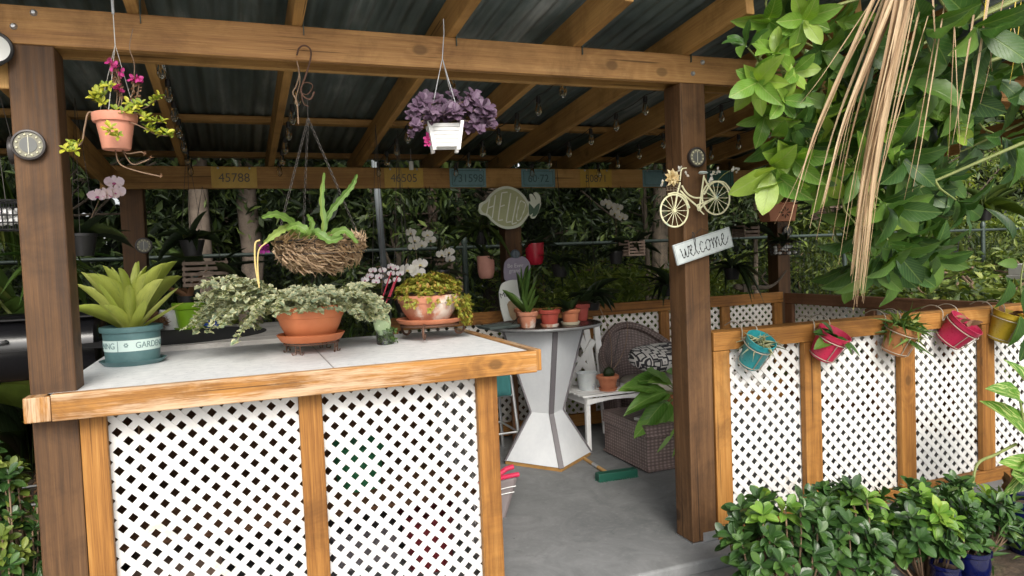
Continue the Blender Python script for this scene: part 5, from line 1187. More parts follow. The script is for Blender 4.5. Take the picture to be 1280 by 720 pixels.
# =================================================================== FURNITURE
# hourglass table
t = thing('hourglass_table', 'white hourglass shaped pedestal table with dark edge strips and a round metal top', 'table', (1.98, 4.55, 0))
C0 = Vector((1.965, 4.55, 0)); U = Vector((-.6, .8, 0)); V = Vector((.8, .6, 0))
def sq(s, z): return [C0+(U*a+V*b)*s/2+Vector((0, 0, z)) for a, b in ((-1, -1), (-1, 1), (1, 1), (1, -1))]
lev = [(.44, .055), (.165, .375), (.41, .955)]
WP = mott('grey_white_panel', (.56, .58, .61), (.66, .68, .70), 5, .55, .03)
for i in range(2):
    for k in range(4):
        a, b = sq(*lev[i]), sq(*lev[i+1]); k2 = (k+1) % 4; mb = MB(); mb.add([a[k], a[k2], b[k2], b[k]], [(0, 1, 2, 3)]); mb.build('panel', WP, t, solid=-.004)
for k in range(4):
    mb = MB()
    for i in range(2):
        a, b = sq(*lev[i])[k], sq(*lev[i+1])[k]; out = (a-C0); out.z = 0; out.normalize(); mb.bar(a+out*.001, b+out*.001, .034, .012, out)
    mb.build('edge_strip', plain('dark_grey_strip', (.13, .12, .13), .5), t)
mb = MB(); a = sq(.435, .0); b = sq(.435, .052); mb.add(a+b, [(3, 2, 1, 0), (4, 5, 6, 7), (0, 1, 5, 4), (1, 2, 6, 5), (2, 3, 7, 6), (3, 0, 4, 7)], None); mb.build('wood_base', M['rafter'], t)
mb = MB(); mb.lathe([(0, .957), (.375, .957), (.395, .962), (.40, .972), (.395, .980), (.38, .983), (.375, .979), (0, .979)], Vector((C0.x, C0.y, 0)), 64); mb.build('tabletop', mott('dull_metal_top', (.035, .03, .03), (.09, .07, .07), 9, .3, .03, .6), t, smooth=True)
mb = MB(); mb.lathe([(.397, .963), (.403, .972), (.397, .981)], Vector((C0.x, C0.y, 0)), 64); mb.build('rim', M['steel'], t, smooth=True)
TZ = .9805
def tp_(u, y): p = at(u, 400, y); return Vector((p.x, y, TZ))
for u, y, r0, r1, h, mt, sc, smt, pl_, lb in ((660, 4.36, .046, .062, .105, 'terra_old', None, None, ('strapup', 'l_strap', 5, .20, .028, .6), 'salt stained terracotta pot with a tall soft stemmed plant, leftmost on the hourglass table'),
    (687, 4.32, .050, .066, .105, mott('brick_red_plastic', (.30, .05, .035), (.38, .07, .05), 14, .5, .04), .062, 'terra_old', ('far', 'l_mid', 60, .05, .02, -.1), 'brick red pot with a low clump of small leaves, centre of the hourglass table'),
    (713, 4.36, .048, .062, .095, 'terra', .066, mott('cream_saucer', (.45, .40, .28), (.55, .50, .38), 14, .6, .05), ('ovate', 'l_dark', 12, .12, .07, .1), 'orange terracotta pot on a cream saucer with dark leaves, on the hourglass table'),
    (727, 4.56, .040, .056, .12, mott('dark_red_clay', (.26, .045, .035), (.34, .065, .05), 14, .6, .04), None, None, ('ovate', 'l_dark', 12, .16, .07, .2), 'slim dark red pot at the back right of the hourglass table')):
    c = tp_(u, y); tt = thing('potted_plant', lb, 'potted plant', c, 'small pots on the hourglass table'); pot(tt, c, r0, r1, h, mt, .004, sc, smt); tm, lm, n, L, W, lo = pl_; strap_plant(tt, c+Vector((0, 0, h*.9)), n, L, W, lm, tm, lo, .03)
c = tp_(655, 4.62); tt = thing('potted_plant', 'terracotta pot of tall arching strap leaves behind the others on the hourglass table', 'potted plant', c, 'small pots on the hourglass table'); pot(tt, c, .045, .06, .11, 'terra', .004); strap_plant(tt, c+Vector((0, 0, .1)), 9, .34, .020, 'l_strap', 'strapup', .8, .02)
c = tp_(634, 4.46); t = thing('slate_tray', 'flat dark green grey tray lying on the left side of the hourglass table', 'tray', c)
mb = MB(); mb.box(c+Vector((-.06, 0, .012)), (.26, .18, .02), Matrix.Rotation(.2, 3, 'Z'), .85); mb.build('tray', mott('green_grey_slate', (.05, .07, .065), (.12, .15, .14), 25, .7, .3), t, bevel=.003)
mb = MB(); mb.tube([c+Vector((.02, -.02, .02)), c+Vector((.10, .03, .07))], .003, 6); mb.build('handle', M['wire'], t)
# white cut-out board behind the table
c = at(638, 400, 4.9); c.z = .95; bx = at(640, 382, 5.0)
t = thing('white_cutout', 'tall white oval cut out board with dark lettering standing behind the hourglass table', 'sign', bx)
hcs = hc; hc = bx; S5 = (at(680, 380, 5.0)-at(600, 380, 5.0)).length/80
flat_shape([((u-640)*S5, -(v-382)*S5) for u, v in ((624, 366), (628, 356), (640, 352), (652, 354), (657, 362), (655, 385), (652, 402), (634, 420), (629, 400), (625, 382))], 0, .012, mott('chalk_white_board', (.50, .52, .48), (.62, .64, .60), 12, .6, .05), 'board', t)
flat_shape([((u-640)*S5, -(v-382)*S5) for u, v in ((633, 380), (637, 376), (646, 378), (650, 388), (645, 400), (637, 396))], -.016, .003, mott('tan_oval', (.24, .16, .09), (.36, .26, .15), 12, .6, .05), 'painted_oval', t)
hc = hcs
put_text('Mar', .055, bx+Vector((-.055, -.0135, .085)), (1, 0, .25), (-.25, 0, 1), M['black'], t)
mb = MB(); mb.box(bx+Vector((0, .02, -.65)), (.05, .03, .98)); mb.build('stake', M['dtrim'], t)
# white side table
t = thing('side_table', 'small white slatted side table between the hourglass table and the wicker chair', 'table', (2.6, 4.85, 0))
X0, X1, Y0, Y1, ZT = 2.28, 2.76, 4.56, 5.02, .43
for k in range(6): board((X0+.23, Y0+.045+k*.072, ZT), (X1-X0+.02, .062, .016), M['white'], t, 'slat', .003)
for x in (X0+.015, X1-.015):
    for y in (Y0+.02, Y1-.02): board((x, y, ZT/2-.005), (.034, .034, ZT-.012), M['white'], t, 'leg', .004)
mb = MB(); P = [(0, .0), (0, .055)]; n = 10
pts = [(X1-X0)*i/n for i in range(n+1)]; mb.prism([(p, -.012) for p in (0, X1-X0)][::1]+[(p, -.055-.0+.022*math.sin(math.pi*p/(X1-X0))) for p in reversed(pts)], .014, (X0, Y0+.002, ZT), XW, ZW); mb.build('apron', M['white'], t)
mb = MB(); mb.box((X0+.23, Y1-.005, ZT-.035), (X1-X0-.04, .014, .045)); mb.box((X0+.008, (Y0+Y1)/2, ZT-.035), (.014, Y1-Y0-.06, .045)); mb.box((X1-.008, (Y0+Y1)/2, ZT-.035), (.014, Y1-Y0-.06, .045)); mb.build('apron', M['white'], t)
c = Vector((2.52, 4.68, ZT+.0085)); tt = thing('potted_cactus', 'terracotta pot with a dark green cactus on the white side table', 'potted plant', c); pot(tt, c, .055, .075, .105, 'terra', .006, .07)
mb = MB(); mb.lathe([(0, 0), (.035, .01), (.045, .04), (.03, .07), (0, .085)], c+Vector((.01, 0, .09)), 10); mb.build('cactus', M['l_dark'], tt); mb = MB(); mb.tube(arc(c+Vector((.02, 0, .12)), c+Vector((.19, .02, .50)), .05, 10, (1, 0, -.3)), .003, 5); mb.tube(arc(c+Vector((.02, 0, .12)), c+Vector((-.05, .0, .62)), .05, 10, (1, 0, 0)), .003, 5); mb.build('wand', M['brownstem'], tt)
c = Vector((2.41, 4.80, ZT+.0085)); tt = thing('white_tin', 'pale tin pot with blue markings left of the terracotta pot on the side table', 'pot', c)
mb = MB(); mb.lathe([(0, 0), (.062, 0), (.078, .12), (.082, .124), (.078, .128), (.07, .12), (.06, .02)], c, 32); mb.build('tin', mott('enamel_tin', (.45, .50, .52), (.62, .65, .64), 14, .4, .05, spots=((.16, .22, .38), 10, .6)), tt, smooth=True)
# white folding easel behind
t = thing('folding_frame', 'white painted folding trellis frame with crossed bars leaning behind the side table', 'trellis', (2.35, 5.1, 0))
for a, b in (((725, 419), (757, 508)), ((733, 412), (745, 488)), ((700, 500), (742, 425)), ((712, 440), (745, 470)), ((706, 470), (738, 500))):
    A = at(*a, 5.14); Bq = at(*b, 5.12); mb = MB(); mb.bar(A, Bq, .05, .014, (0, 1, 0)); mb.build('bar', M['white'], t)
A = at(745, 400, 5.16); Bq = at(758, 545, 5.0); mb = MB(); mb.bar(A, Vector((Bq.x, Bq.y, .03)), .05, .018, (0, 1, 0)); mb.build('leg', M['white'], t)
# metal stool behind the table
c = Vector((1.62, 4.85, 0)); t = thing('bar_stool', 'dark metal bar stool with a teal cloth behind the hourglass table', 'stool', c)
for sx in (-1, 1):
    for sy in (-1, 1): mb = MB(); mb.tube([c+Vector((sx*.19, sy*.19, 0)), c+Vector((sx*.14, sy*.14, .72))], .012, 8); mb.build('leg', M['steel'], t, smooth=True)
for z, s in ((.22, .175), (.48, .16)):
    mb = MB(); P = [c+Vector((a*s, b*s, z)) for a, b in ((-1, -1), (1, -1), (1, 1), (-1, 1), (-1, -1))]
    for i in range(4): mb.tube([P[i], P[i+1]], .008, 6)
    mb.build('rung', M['steel'], t)
mb = MB(); mb.lathe([(0, .72), (.17, .72), (.18, .735), (.17, .76), (0, .765)], c, 28); mb.build('seat', M['black'], t, smooth=True)
mb = MB(); mb.sheet(lambda a, b: c+Vector((-.12+.24*a, -.185-.01*math.sin(a*14)-.02*b, .77-.28*b)), 16, 6); meta(mb.build('teal_cloth', plain('teal_fabric', (.03, .14, .14), .9), solid=.003, smooth=True), 'teal cloth hanging over the front of the bar stool', 'cloth')
# wicker chair
def wickerm():
    t = NT('purple_brown_wicker'); uv = t.co('UV'); sp = t.n('SeparateXYZ'); t.l(uv, sp.inputs[0]); u, v = sp.outputs[0], sp.outputs[1]
    a = t.math('SINE', t.math('MULTIPLY', u, 210)); row = t.math('PINGPONG', t.math('MULTIPLY', v, 95), 1.0); sgn = t.math('SINE', t.math('MULTIPLY', t.math('FLOOR', t.math('MULTIPLY', v, 95)), 3.14159))
    h = t.math('MULTIPLY', row, t.math('MULTIPLY_ADD', a, .4, .6)); n = t.noise(t.co('Object'), 18, 3)
    c = t.ramp(t.math('MULTIPLY_ADD', n, .4, t.math('MULTIPLY', h, .6)), [(.1, (.06, .042, .038)), (.5, (.19, .14, .13)), (.9, (.33, .26, .24))])
    t.base(c); t.set(Roughness=.5); t.bump(h, .55, .006); return t.m
WK = wickerm()
cc = Vector((3.02, 4.86, 0)); t = thing('wicker_chair', 'brown wicker tub chair with a sloping rounded back by the back wall', 'chair', cc)
def shell(a, b):
    th = R_(-205+ 230*a) if False else R_(200-220*a); r = .33+.03*b; back = .5-.5*math.cos((a)*2*math.pi)
    # a: 0 = right arm front, 1 = left arm front ; back in the middle
    top = .52+.32*back**1.1; x = cc.x+r*math.cos(th)*1.05*(1+.0*b); y = cc.y+.02+r*math.sin(th)*.95
    return Vector((x, y+.05*b*back, .10+(top-.10)*b))
mb = MB(); mb.sheet(shell, 44, 14, 1.5, .7); mb.build('backrest', WK, t, smooth=True, solid=.035)
mb = MB(); P = [shell(i/44, 1.0)+Vector((0, 0, .0)) for i in range(45)]; mb.tube(P, .030, 10); mb.build('rolled_edge', WK, t, smooth=True)
mb = MB(); mb.lathe([(0, 0), (.27, 0), (.30, .03), (.31, .30), (.30, .33), (0, .335)], cc+Vector((0, 0, .03)), 36); mb.build('base', WK, t, smooth=True)
for sx in (-1, 1):
    for sy in (-1, 1): mb = MB(); mb.tube([cc+Vector((sx*.2, sy*.2, 0)), cc+Vector((sx*.2, sy*.2, .06))], .02, 8); mb.build('foot', WK, t)
def softbox(c, sx, sy, sz, mt, name, parent=None, Mx=None, p=3.2):
    mb = MB()
    def f(a, b):
        th = a*2*math.pi; ph = (b-.5)*math.pi; sg = lambda v, e: math.copysign(abs(v)**e, v); e = 2/p
        q = Vector((sx/2*sg(math.cos(th), e)*sg(math.cos(ph), .7), sz/2*sg(math.sin(th), e)*sg(math.cos(ph), .7), sy/2*sg(math.sin(ph), .75)))
        q = Vector((q.x, q.z, q.y)); return Vector(c)+(Mx@q if Mx is not None else q)
    mb.sheet(f, 48, 24, 1.6, .6); return mb.build(name, mt, parent, smooth=True, angle=180)
softbox(cc+Vector((0, -.02, .42)), .52, .5, .12, plain('cream_cushion_cloth', (.5, .46, .38), .9), 'seat_cushion', t)
def pillm():
    t = NT('black_white_maze_fabric'); v = t.co('Object', (1, 1, 1)); vo = t.n('TexVoronoi'); vo.feature = 'F1'; vo.distance = 'CHEBYCHEV'; vo.inputs['Scale'].default_value = 15; vo.inputs['Randomness'].default_value = .75; t.l(v, vo.inputs['Vector'])
    f = t.math('PINGPONG', t.math('MULTIPLY', vo.outputs['Distance'], 5.0), 1.0); c = t.ramp(f, [(.36, (.03, .03, .035)), (.46, (.62, .60, .57))]); t.base(c); t.set(Roughness=.9); t.bump(t.noise(v, 200, 2), .2, .002); return t.m
PM2 = pillm()
o = softbox(at(828, 446, 4.66), .58, .30, .15, PM2, 'pillow', None, Matrix.Rotation(R_(10), 3, 'Z')@Matrix.Rotation(R_(18), 3, 'X')); meta(o, 'black and white patterned cushion lying in the wicker chair', 'cushion')
mb = MB(); mb.sheet(lambda a, b: shell(.86+.07*a, .86-.45*b)+Vector((-.028-.01*math.sin(a*9), -.012, .0)), 10, 8); 
mb = MB(); A = at(799, 470, 4.52); mb.sheet(lambda a, b: A+Vector((.00+.07*a+.03*b, .02*math.sin(a*6)-.01, -.26*b)), 8, 8); meta(mb.build('blue_cloth', plain('blue_denim', (.06, .13, .26), .9), solid=.004, smooth=True), 'faded blue cloth draped on the arm of the wicker chair', 'cloth')
mb = MB(); hoopP = [at(u, v, 4.8) for u, v in ((775, 415), (772, 425), (768, 445), (757, 470), (748, 488))]; mb.tube(spline(hoopP, 6), .0035, 6); meta(mb.build('bent_wire', M['wire'], smooth=True), 'thin dark bent wire leaning from the side table across the wicker chair', 'wire')
# ottoman
oc = Vector((2.60, 4.24, 0)); t = thing('wicker_ottoman', 'square brown wicker ottoman in front of the wicker chair', 'ottoman', oc)
mb = MB()
def face_uv(mb, P, su, sv, n=1): mb.add(P, [(0, 1, 2, 3)], [[(0, 0), (su, 0), (su, sv), (0, sv)]])
def rbox(mb, x0, x1, y0, y1, z0, z1):
    face_uv(mb, [(x0, y0, z0), (x1, y0, z0), (x1, y0, z1), (x0, y0, z1)], x1-x0, z1-z0); face_uv(mb, [(x1, y0, z0), (x1, y1, z0), (x1, y1, z1), (x1, y0, z1)], y1-y0, z1-z0)
    face_uv(mb, [(x1, y1, z0), (x0, y1, z0), (x0, y1, z1), (x1, y1, z1)], x1-x0, z1-z0); face_uv(mb, [(x0, y1, z0), (x0, y0, z0), (x0, y0, z1), (x0, y1, z1)], y1-y0, z1-z0)
    face_uv(mb, [(x0, y0, z1), (x1, y0, z1), (x1, y1, z1), (x0, y1, z1)], x1-x0, y1-y0); face_uv(mb, [(x0, y0, z0), (x0, y1, z0), (x1, y1, z0), (x1, y0, z0)], x1-x0, y1-y0)
ox0, ox1, oy0, oy1 = 2.395, 2.97, 3.95, 4.52
rbox(mb, ox0, ox1, oy0, oy1, .035, .26); mb.build('body', WK, t)
mb = MB(); rbox(mb, ox0-.008, ox1+.008, oy0-.008, oy1+.008, .262, .335); mb.build('lid', WK, t)
mb = MB()
for z in (.05, .262): mb.tube([(ox0-.004, oy0-.004, z), (ox1+.004, oy0-.004, z), (ox1+.004, oy1+.004, z), (ox0-.004, oy1+.004, z), (ox0-.004, oy0-.004, z)], .010, 8)
mb.build('braid', WK, t, smooth=True)
for x in (ox0+.03, ox1-.03):
    for y in (oy0+.03, oy1-.03): mb = MB(); mb.box((x, y, .0175), (.05, .05, .035)); mb.build('foot', M['black'], t)
mb = MB(); mb.box((2.53, 4.10, .346), (.20, .14, .018), Matrix.Rotation(.3, 3, 'Z')); meta(mb.build('white_book', plain('off_white_paper', (.55, .55, .50), .8), bevel=.001), 'thin off white book lying on the wicker ottoman', 'book')
c = Vector((2.76, 4.12, .336)); t = thing('broad_leaf_plant', 'broad bright green leaved potted plant on the wicker ottoman by the post', 'potted plant', c); pot(t, c, .06, .085, .14, 'terra', .005)
lf = LF(); ends = [((800, 505), (850, 505)), ((787, 491), (856, 500)), ((783, 490), (845, 530)), ((800, 476), (850, 520)), ((812, 470), (850, 500)), ((796, 510), (850, 525)), ((800, 548), (845, 520)), ((822, 535), (850, 515)), ((835, 580), (850, 530)), ((822, 478), (855, 505)), ((845, 470), (858, 505)), ((815, 505), (855, 512)), ((828, 560), (848, 525)), ((808, 535), (845, 515)), ((870, 470), (858, 510)), ((890, 500), (862, 515)), ((880, 540), (862, 520))]
sm = MB()
for i, (e, s0) in enumerate(ends):
    E_ = at(*e, 3.92+.02*(i % 4)); S_ = c+Vector((random.uniform(-.03, .03), random.uniform(-.03, .0), .14)); mdp = S_.lerp(E_, .42)+Vector((0, 0, .04)); sm.tube([S_, mdp], .004, 5)
    dd = E_-mdp; lf.add(mdp, dd+Vector((0, 0, .05)), Vector((.1, -.7, .9)), max(dd.length*1.1, .15), .115)
lf.build('foliage', 'big', leafm('bright_broad_leaf', (.08, .20, .03), (.14, .29, .05), (.20, .36, .07), (.28, .4, .12), .35, .3), t, wav=.06); sm.build('leaf_stalks', M['stem'], t)
# broom
c = atz(771, 604, 0); t = thing('push_broom', 'green bristled broom head with a pale wooden handle lying on the floor', 'broom', c)
bx_ = (atz(797, 600, 0)-atz(744, 608, 0)); bx_.normalize(); by_ = Vector((-bx_.y, bx_.x, 0)); lf = LF()
MBr = Matrix((bx_, by_, Vector((0, 0, 1)))).transposed()
mb = MB(); mb.box(c+Vector((0, 0, .055)), (.27, .06, .05), MBr); mb.build('head', plain('green_broom_plastic', (.005, .07, .045), .5), t, bevel=.004)
n = 1300; q = np.array([tuple(c+bx_*random.uniform(-.135, .135)+by_*random.uniform(-.03, .03)+Vector((0, 0, .045))) for _ in range(n)]); d = np.tile([0, -.25, -1.], (n, 1))+rng.normal(0, .18, (n, 3)); leaves('bristles', q, d, rdir(n), .05, .004, 'far', plain('green_bristle', (.006, .09, .055), .6), t)
h0 = c+bx_*-.03+by_*.02+Vector((0, 0, .05)); h1 = atz(722, 568, .03); mb = MB(); mb.tube([h0, h0.lerp(h1, .35)], .013, 10); mb.build('handle', M['rafter'], t, smooth=True); mb = MB(); mb.tube([h0.lerp(h1, .35), h0.lerp(h1, .5)], .0135, 10); mb.build('tape', M['steel'], t, smooth=True); mb = MB(); mb.tube([h0.lerp(h1, .5), h1], .013, 10); mb.build('handle_end', M['rafter'], t, smooth=True)
# long-handled dustpan beside the counter
c = atz(634, 648, 0); t = thing('dustpan', 'grey dustpan with a pink red grip standing on the floor against the counter end', 'dustpan', c)
GR = plain('warm_grey_plastic', (.20, .17, .17), .45); PR_ = plain('pink_red_plastic', (.60, .03, .09), .35)
A = Vector((1.12, 3.55, 0)); 
mb = MB()
def pan(a, b): 
    x = 1.10+.30*a*(1-.35*(1-b)); return Vector((x, 3.55+.09*math.sin(math.pi*a*.5)+.03*b, .005+.24*b+.0*a-.06*(1-a)*b*0))
mb.sheet(pan, 12, 8); mb.build('pan', GR, t, smooth=True, solid=.02)
for z in (.16, .19): mb = MB(); mb.tube([pan(i/10, z/.245)+Vector((0, -.012, 0)) for i in range(11)], .003, 5); mb.build('rib', M['white'], t)
mb = MB(); mb.tube([pan(i/10, 1.0)+Vector((0, -.004, .004)) for i in range(11)], .013, 8); mb.tube([pan(.5, 1.0)+Vector((0, 0, .01)), pan(.75, 1.0)+Vector((0, 0, .045)), pan(.9, 1)+Vector((0, 0, .05))], .014, 8); mb.build('grip', PR_, t, smooth=True)
# barrel grill behind the left post
c = Vector((-1.35, 4.7, 0)); t = thing('barrel_grill', 'long black barrel grill on thin legs behind the left post', 'grill', c)
MX = Matrix.Rotation(R_(90), 3, 'Y')
zc = at(10, 440, 4.45).z
mb = MB(); prof = [(0, -.62), (.16, -.62), (.185, -.60), (.19, 0), (.185, .60), (.16, .62), (0, .62)]; mb.lathe(prof, (c.x, c.y, zc), 36, MX); mb.build('barrel', M['blackgloss'], t, smooth=True)
mb = MB(); mb.box((c.x, c.y-.10, zc+.16), (1.27, .16, .012)); mb.box((c.x, c.y-.2, zc), (1.2, .02, .02)); mb.build('shelf_edge', M['blackgloss'], t, bevel=.003)
mb = MB(); mb.tube(spline([(c.x-.3, c.y-.19, zc+.05), (c.x-.25, c.y-.24, zc+.05), (c.x+.15, c.y-.24, zc+.05), (c.x+.2, c.y-.19, zc+.05)], 5), .01, 8); mb.build('handle', M['steel'], t, smooth=True)
for sx in (-1, 1):
    for sy in (-1, 1): mb = MB(); mb.tube([c+Vector((sx*.5, sy*.10, zc-.12)), Vector((c.x+sx*.53, c.y+sy*.24, -.06))], .016, 8); mb.build('leg', M['black'], t, smooth=True)
mb = MB(); mb.tube([c+Vector((-.52, -.2, .22)), c+Vector((.52, -.2, .22))], .01, 6); mb.tube([c+Vector((-.52, .2, .22)), c+Vector((.52, .2, .22))], .01, 6); mb.build('brace', M['black'], t)

# =================================================================== POTS ON THE FRONT RAIL
def rail_pot(u, v, wpx, hpx, tilt, roll, mat, lb, plant=None, rimpx=None):
    y = 2.83; c = at(u, v, y); s = (c-Vector((0, 0, CAMH))).dot(CF)/FPX; r1 = wpx*s*.46; h = hpx*s*.94
    Mx = Matrix.Rotation(R_(roll), 3, 'Y')@Matrix.Rotation(R_(tilt), 3, 'X'); t = thing('rail_pot', lb, 'flower pot', c, 'flower pots hung on the front rail')
    b = c+Mx@Vector((0, 0, -h/2)); r0 = r1*.74
    mb = MB(); mb.lathe([(0, 0), (r0*.9, 0), (r0, .004), (r0+(r1-r0)*.8, h*.82), (r1*.99, h*.84), (r1, h*.98), (r1*1.02, h), (r1*.97, h+.001), (r1*.9, h*.85), (r1*.8, h*.55)], b, 40, Mx); mb.build('pot', mat, t, smooth=True)
    mb = MB(); mb.lathe([(0, h*.76), (r1*.86, h*.72)], b, 20, Mx); mb.build('soil', M['soil'], t)
    mb = MB(); q = b+Mx@Vector((0, 0, h*.78)); mb.tube([q+Mx@Vector(((r1*1.04)*math.cos(a), (r1*1.04)*math.sin(a), 0)) for a in [k*6.2832/24 for k in range(25)]], .0028, 6, False)
    q2 = b+Mx@Vector((0, 0, h*.1)); mb.tube([q2+Mx@Vector(((r0*1.12)*math.cos(a), (r0*1.12)*math.sin(a), 0)) for a in [k*6.2832/24 for k in range(25)]], .0024, 6, False)
    for a in (-1.9, -1.2): mb.tube([q+Mx@Vector((r1*1.04*math.cos(a), r1*1.04*math.sin(a), 0)), q2+Mx@Vector((r0*1.12*math.cos(a), r0*1.12*math.sin(a), 0))], .0024, 6)
    for sx in (-1, 1):
        a = math.pi/2-sx*.75; e = q+Mx@Vector((r1*1.04*math.cos(a), r1*1.04*math.sin(a), 0)); x = c.x+sx*r1*.62
        mb.tube(spline([e, Vector((x, 2.868, 1.0)), Vector((x, 2.868, 1.05)), Vector((x, 2.90, 1.078)), Vector((x, 2.95, 1.082)), Vector((x, 3.0, 1.062))], 5), .0028, 6)
    mb.build('wire_holder', M['holder'], t, smooth=True); 
    if plant: plant(t, b+Mx@Vector((0, 0, h*.78)), r1)
    return t
M['holder'] = plain('tarnished_white_wire', (.34, .30, .24), .5, .2)
def thin(n, L, mat, W=.008, tm='droop', lo=-.2):
    return lambda t, c, r: leaves('foliage', np.array([tuple(c)])+rdir(n)*r*.4, rdir(n, lo, .9), rdir(n, .3, 1), rng.uniform(.5, 1.1, n)*L, W, tm, M[mat], t) and None
def p1(t, c, r):
    n = 46; d = rdir(n, -.1, .9); d[:, 0] += .25; leaves('foliage', np.array([tuple(c)])+rdir(n)*r*.3, d, rdir(n, .3, 1), rng.uniform(.05, .14, n), .009, 'droop', M['l_ivy'], t)
def p2(t, c, r):
    lf = LF()
    for e, L, W in (((1006, 395), .13, .06), ((1030, 392), .13, .05), ((1012, 432), .14, .07), ((1022, 405), .12, .05), ((1060, 430), .15, .035), ((1040, 410), .1, .04), ((1050, 425), .12, .04)): lf.add(c+Vector((0, -.01, .0)), at(*e, 2.76)-c, (0, -.8, 1), L, W)
    lf.build('foliage', 'big', M['l_tree'], t)
def p3(t, c, r):
    n = 90; d = rdir(n, -.25, .9); d[:, 0] += .1; leaves('foliage', np.array([tuple(c)])+rdir(n)*r*.6, d, rdir(n, .3, 1), rng.uniform(.07, .14, n), .018, 'droop', M['l_strap'], t); leaves('foliage', np.array([tuple(c)])+rdir(n)*r*.6, rdir(n, 0, .9), rdir(n, .3, 1), rng.uniform(.05, .10, n), .018, 'droop', M['l_sun'], t)
def p4(t, c, r):
    n = 22; leaves('withered_leaves', np.array([tuple(c)])+rdir(n)*r*.5, rdir(n, .0, .7), rdir(n, .3, 1), rng.uniform(.04, .08, n), .03, 'ovate', M['l_brown'], t)
rail_pot(944, 440, 40, 44, 34, 4, dirty('turquoise_plastic', (.03, .30, .33)), 'turquoise pot with straggly thin leaves, leftmost on the front rail', p1)
rail_pot(1035, 431, 44, 40, 28, 12, dirty('crimson_plastic', (.50, .03, .08)), 'crimson pot with a glossy leaved vine, second from the post on the front rail', p2)
rail_pot(1124, 424, 44, 40, 20, 10, dirty('orange_brown_plastic', (.38, .16, .06)), 'orange brown pot full of bright arching spider plant on the front rail', p3)
rail_pot(1196, 415, 46, 36, 38, 20, dirty('dark_crimson_plastic', (.42, .02, .07)), 'deep crimson pot with withered leaves, tipped right on the front rail', p4)
rail_pot(1256, 408, 40, 40, 18, 8, dirty('mustard_plastic', (.40, .28, .02)), 'mustard yellow pot at the right end of the front rail', p4)
mb = MB(); mb.bar(at(1085, 401, 2.97), at(1130, 396, 2.99), .03, .012); meta(mb.build('garden_trowel', M['steel'], bevel=.003), 'flat grey metal tool lying on top of the front rail', 'tool')

# =================================================================== FOREGROUND PLANTS
# dark glossy bushes
def bush(x, y, rx, ry, h, n, sz, lb, seed, mats=('l_bush', 'l_young'), young=.12, name='glossy_bush', z0=0., group=None):
    random.seed(seed); t = thing(name, lb, 'bush', (x, y, -.06), group); br = MB(); lf = LF(); yl = LF()
    for k in range(n):
        a = random.uniform(0, 6.283); q = math.sqrt(random.random()); hh = h*(1-.55*q**2)*random.uniform(.35, 1.05)
        p = Vector((x+rx*q*math.cos(a), y+ry*q*math.sin(a), z0+hh)); ax = Vector((math.cos(a)*q*.9+random.uniform(-.3, .3), math.sin(a)*q*.9-.35+random.uniform(-.3, .3), 1.0))
        br.tube(arc(Vector((x+rx*q*.25*math.cos(a), y+ry*q*.25*math.sin(a), -.06)), p, .03, 5, (math.cos(a), math.sin(a), 0)), .0035, 5, False)
        tgt = yl if random.random() < young and hh > h*.45 else lf
        for w_ in range(2): tgt.rosette(p-ax.normalized()*.035*w_, ax, 6 if w_ == 0 else 5, sz*(.85+.3*w_), sz*.52*(.85+.3*w_), .7+.25*w_)
    br.build('branches', M['brownstem'], t); lf.build('foliage', 'obovate', M[mats[0]], t)
    if yl.p: yl.build('young_leaves', 'obovate', M[mats[1]], t)
    return t
bush(2.04, 2.36, .24, .17, .47, 60, .074, 'dark glossy leaved bush at the foot of the right front post', 3, group='glossy bushes at the front')
bush(2.40, 2.34, .27, .18, .44, 72, .074, 'fullest glossy bush in the middle of the front lattice wall', 5, group='glossy bushes at the front')
bush(2.80, 2.30, .27, .18, .37, 72, .072, 'glossy bush with lime green tips left of the tall blue pot', 8, young=.14, group='glossy bushes at the front')
bush(3.16, 2.36, .24, .15, .30, 52, .070, 'thinner glossy bush at the right among the blue pots', 9, young=.15, group='glossy bushes at the front')
bush(-.89, 3.12, .19, .16, .88, 150, .052, 'bright small leaved bush at the foot of the left post', 12, ('l_bush', 'l_sun'), .3, z0=.0)
bush(-1.25, 3.4, .26, .26, .80, 120, .058, 'small leaved bush further left behind the one at the left post', 14, ('l_bush', 'l_sun'), .3, z0=.0)
BLU = mott('cobalt_glaze', (.002, .003, .024), (.004, .007, .055), 6, .12, .02)
for u, v, y, r, h, lb in ((1216, 690, 2.17, .07, .16, 'cobalt blue glazed pot among the bushes, left of a second one'), (1182, 700, 2.17, .06, .13, 'dark blue glazed pot low behind the bush leaves'), (1284, 655, 2.3, .10, .26, 'large cobalt blue glazed pot at the right edge')):
    c = at(u, v, y); c.z = -.06; t = thing('blue_glazed_pot', lb, 'flower pot', c, 'cobalt blue pots')
    mb = MB(); mb.lathe([(0, 0), (r*.7, 0), (r*.85, h*.2), (r, h*.6), (r*.93, h*.86), (r*1.06, h*.9), (r*1.06, h), (r*.94, h), (r*.85, h*.8)], c, 40); mb.build('pot', BLU, t, smooth=True); mb = MB(); mb.lathe([(0, h*.86), (r*.9, h*.85)], c, 16); mb.build('soil', M['soil'], t)
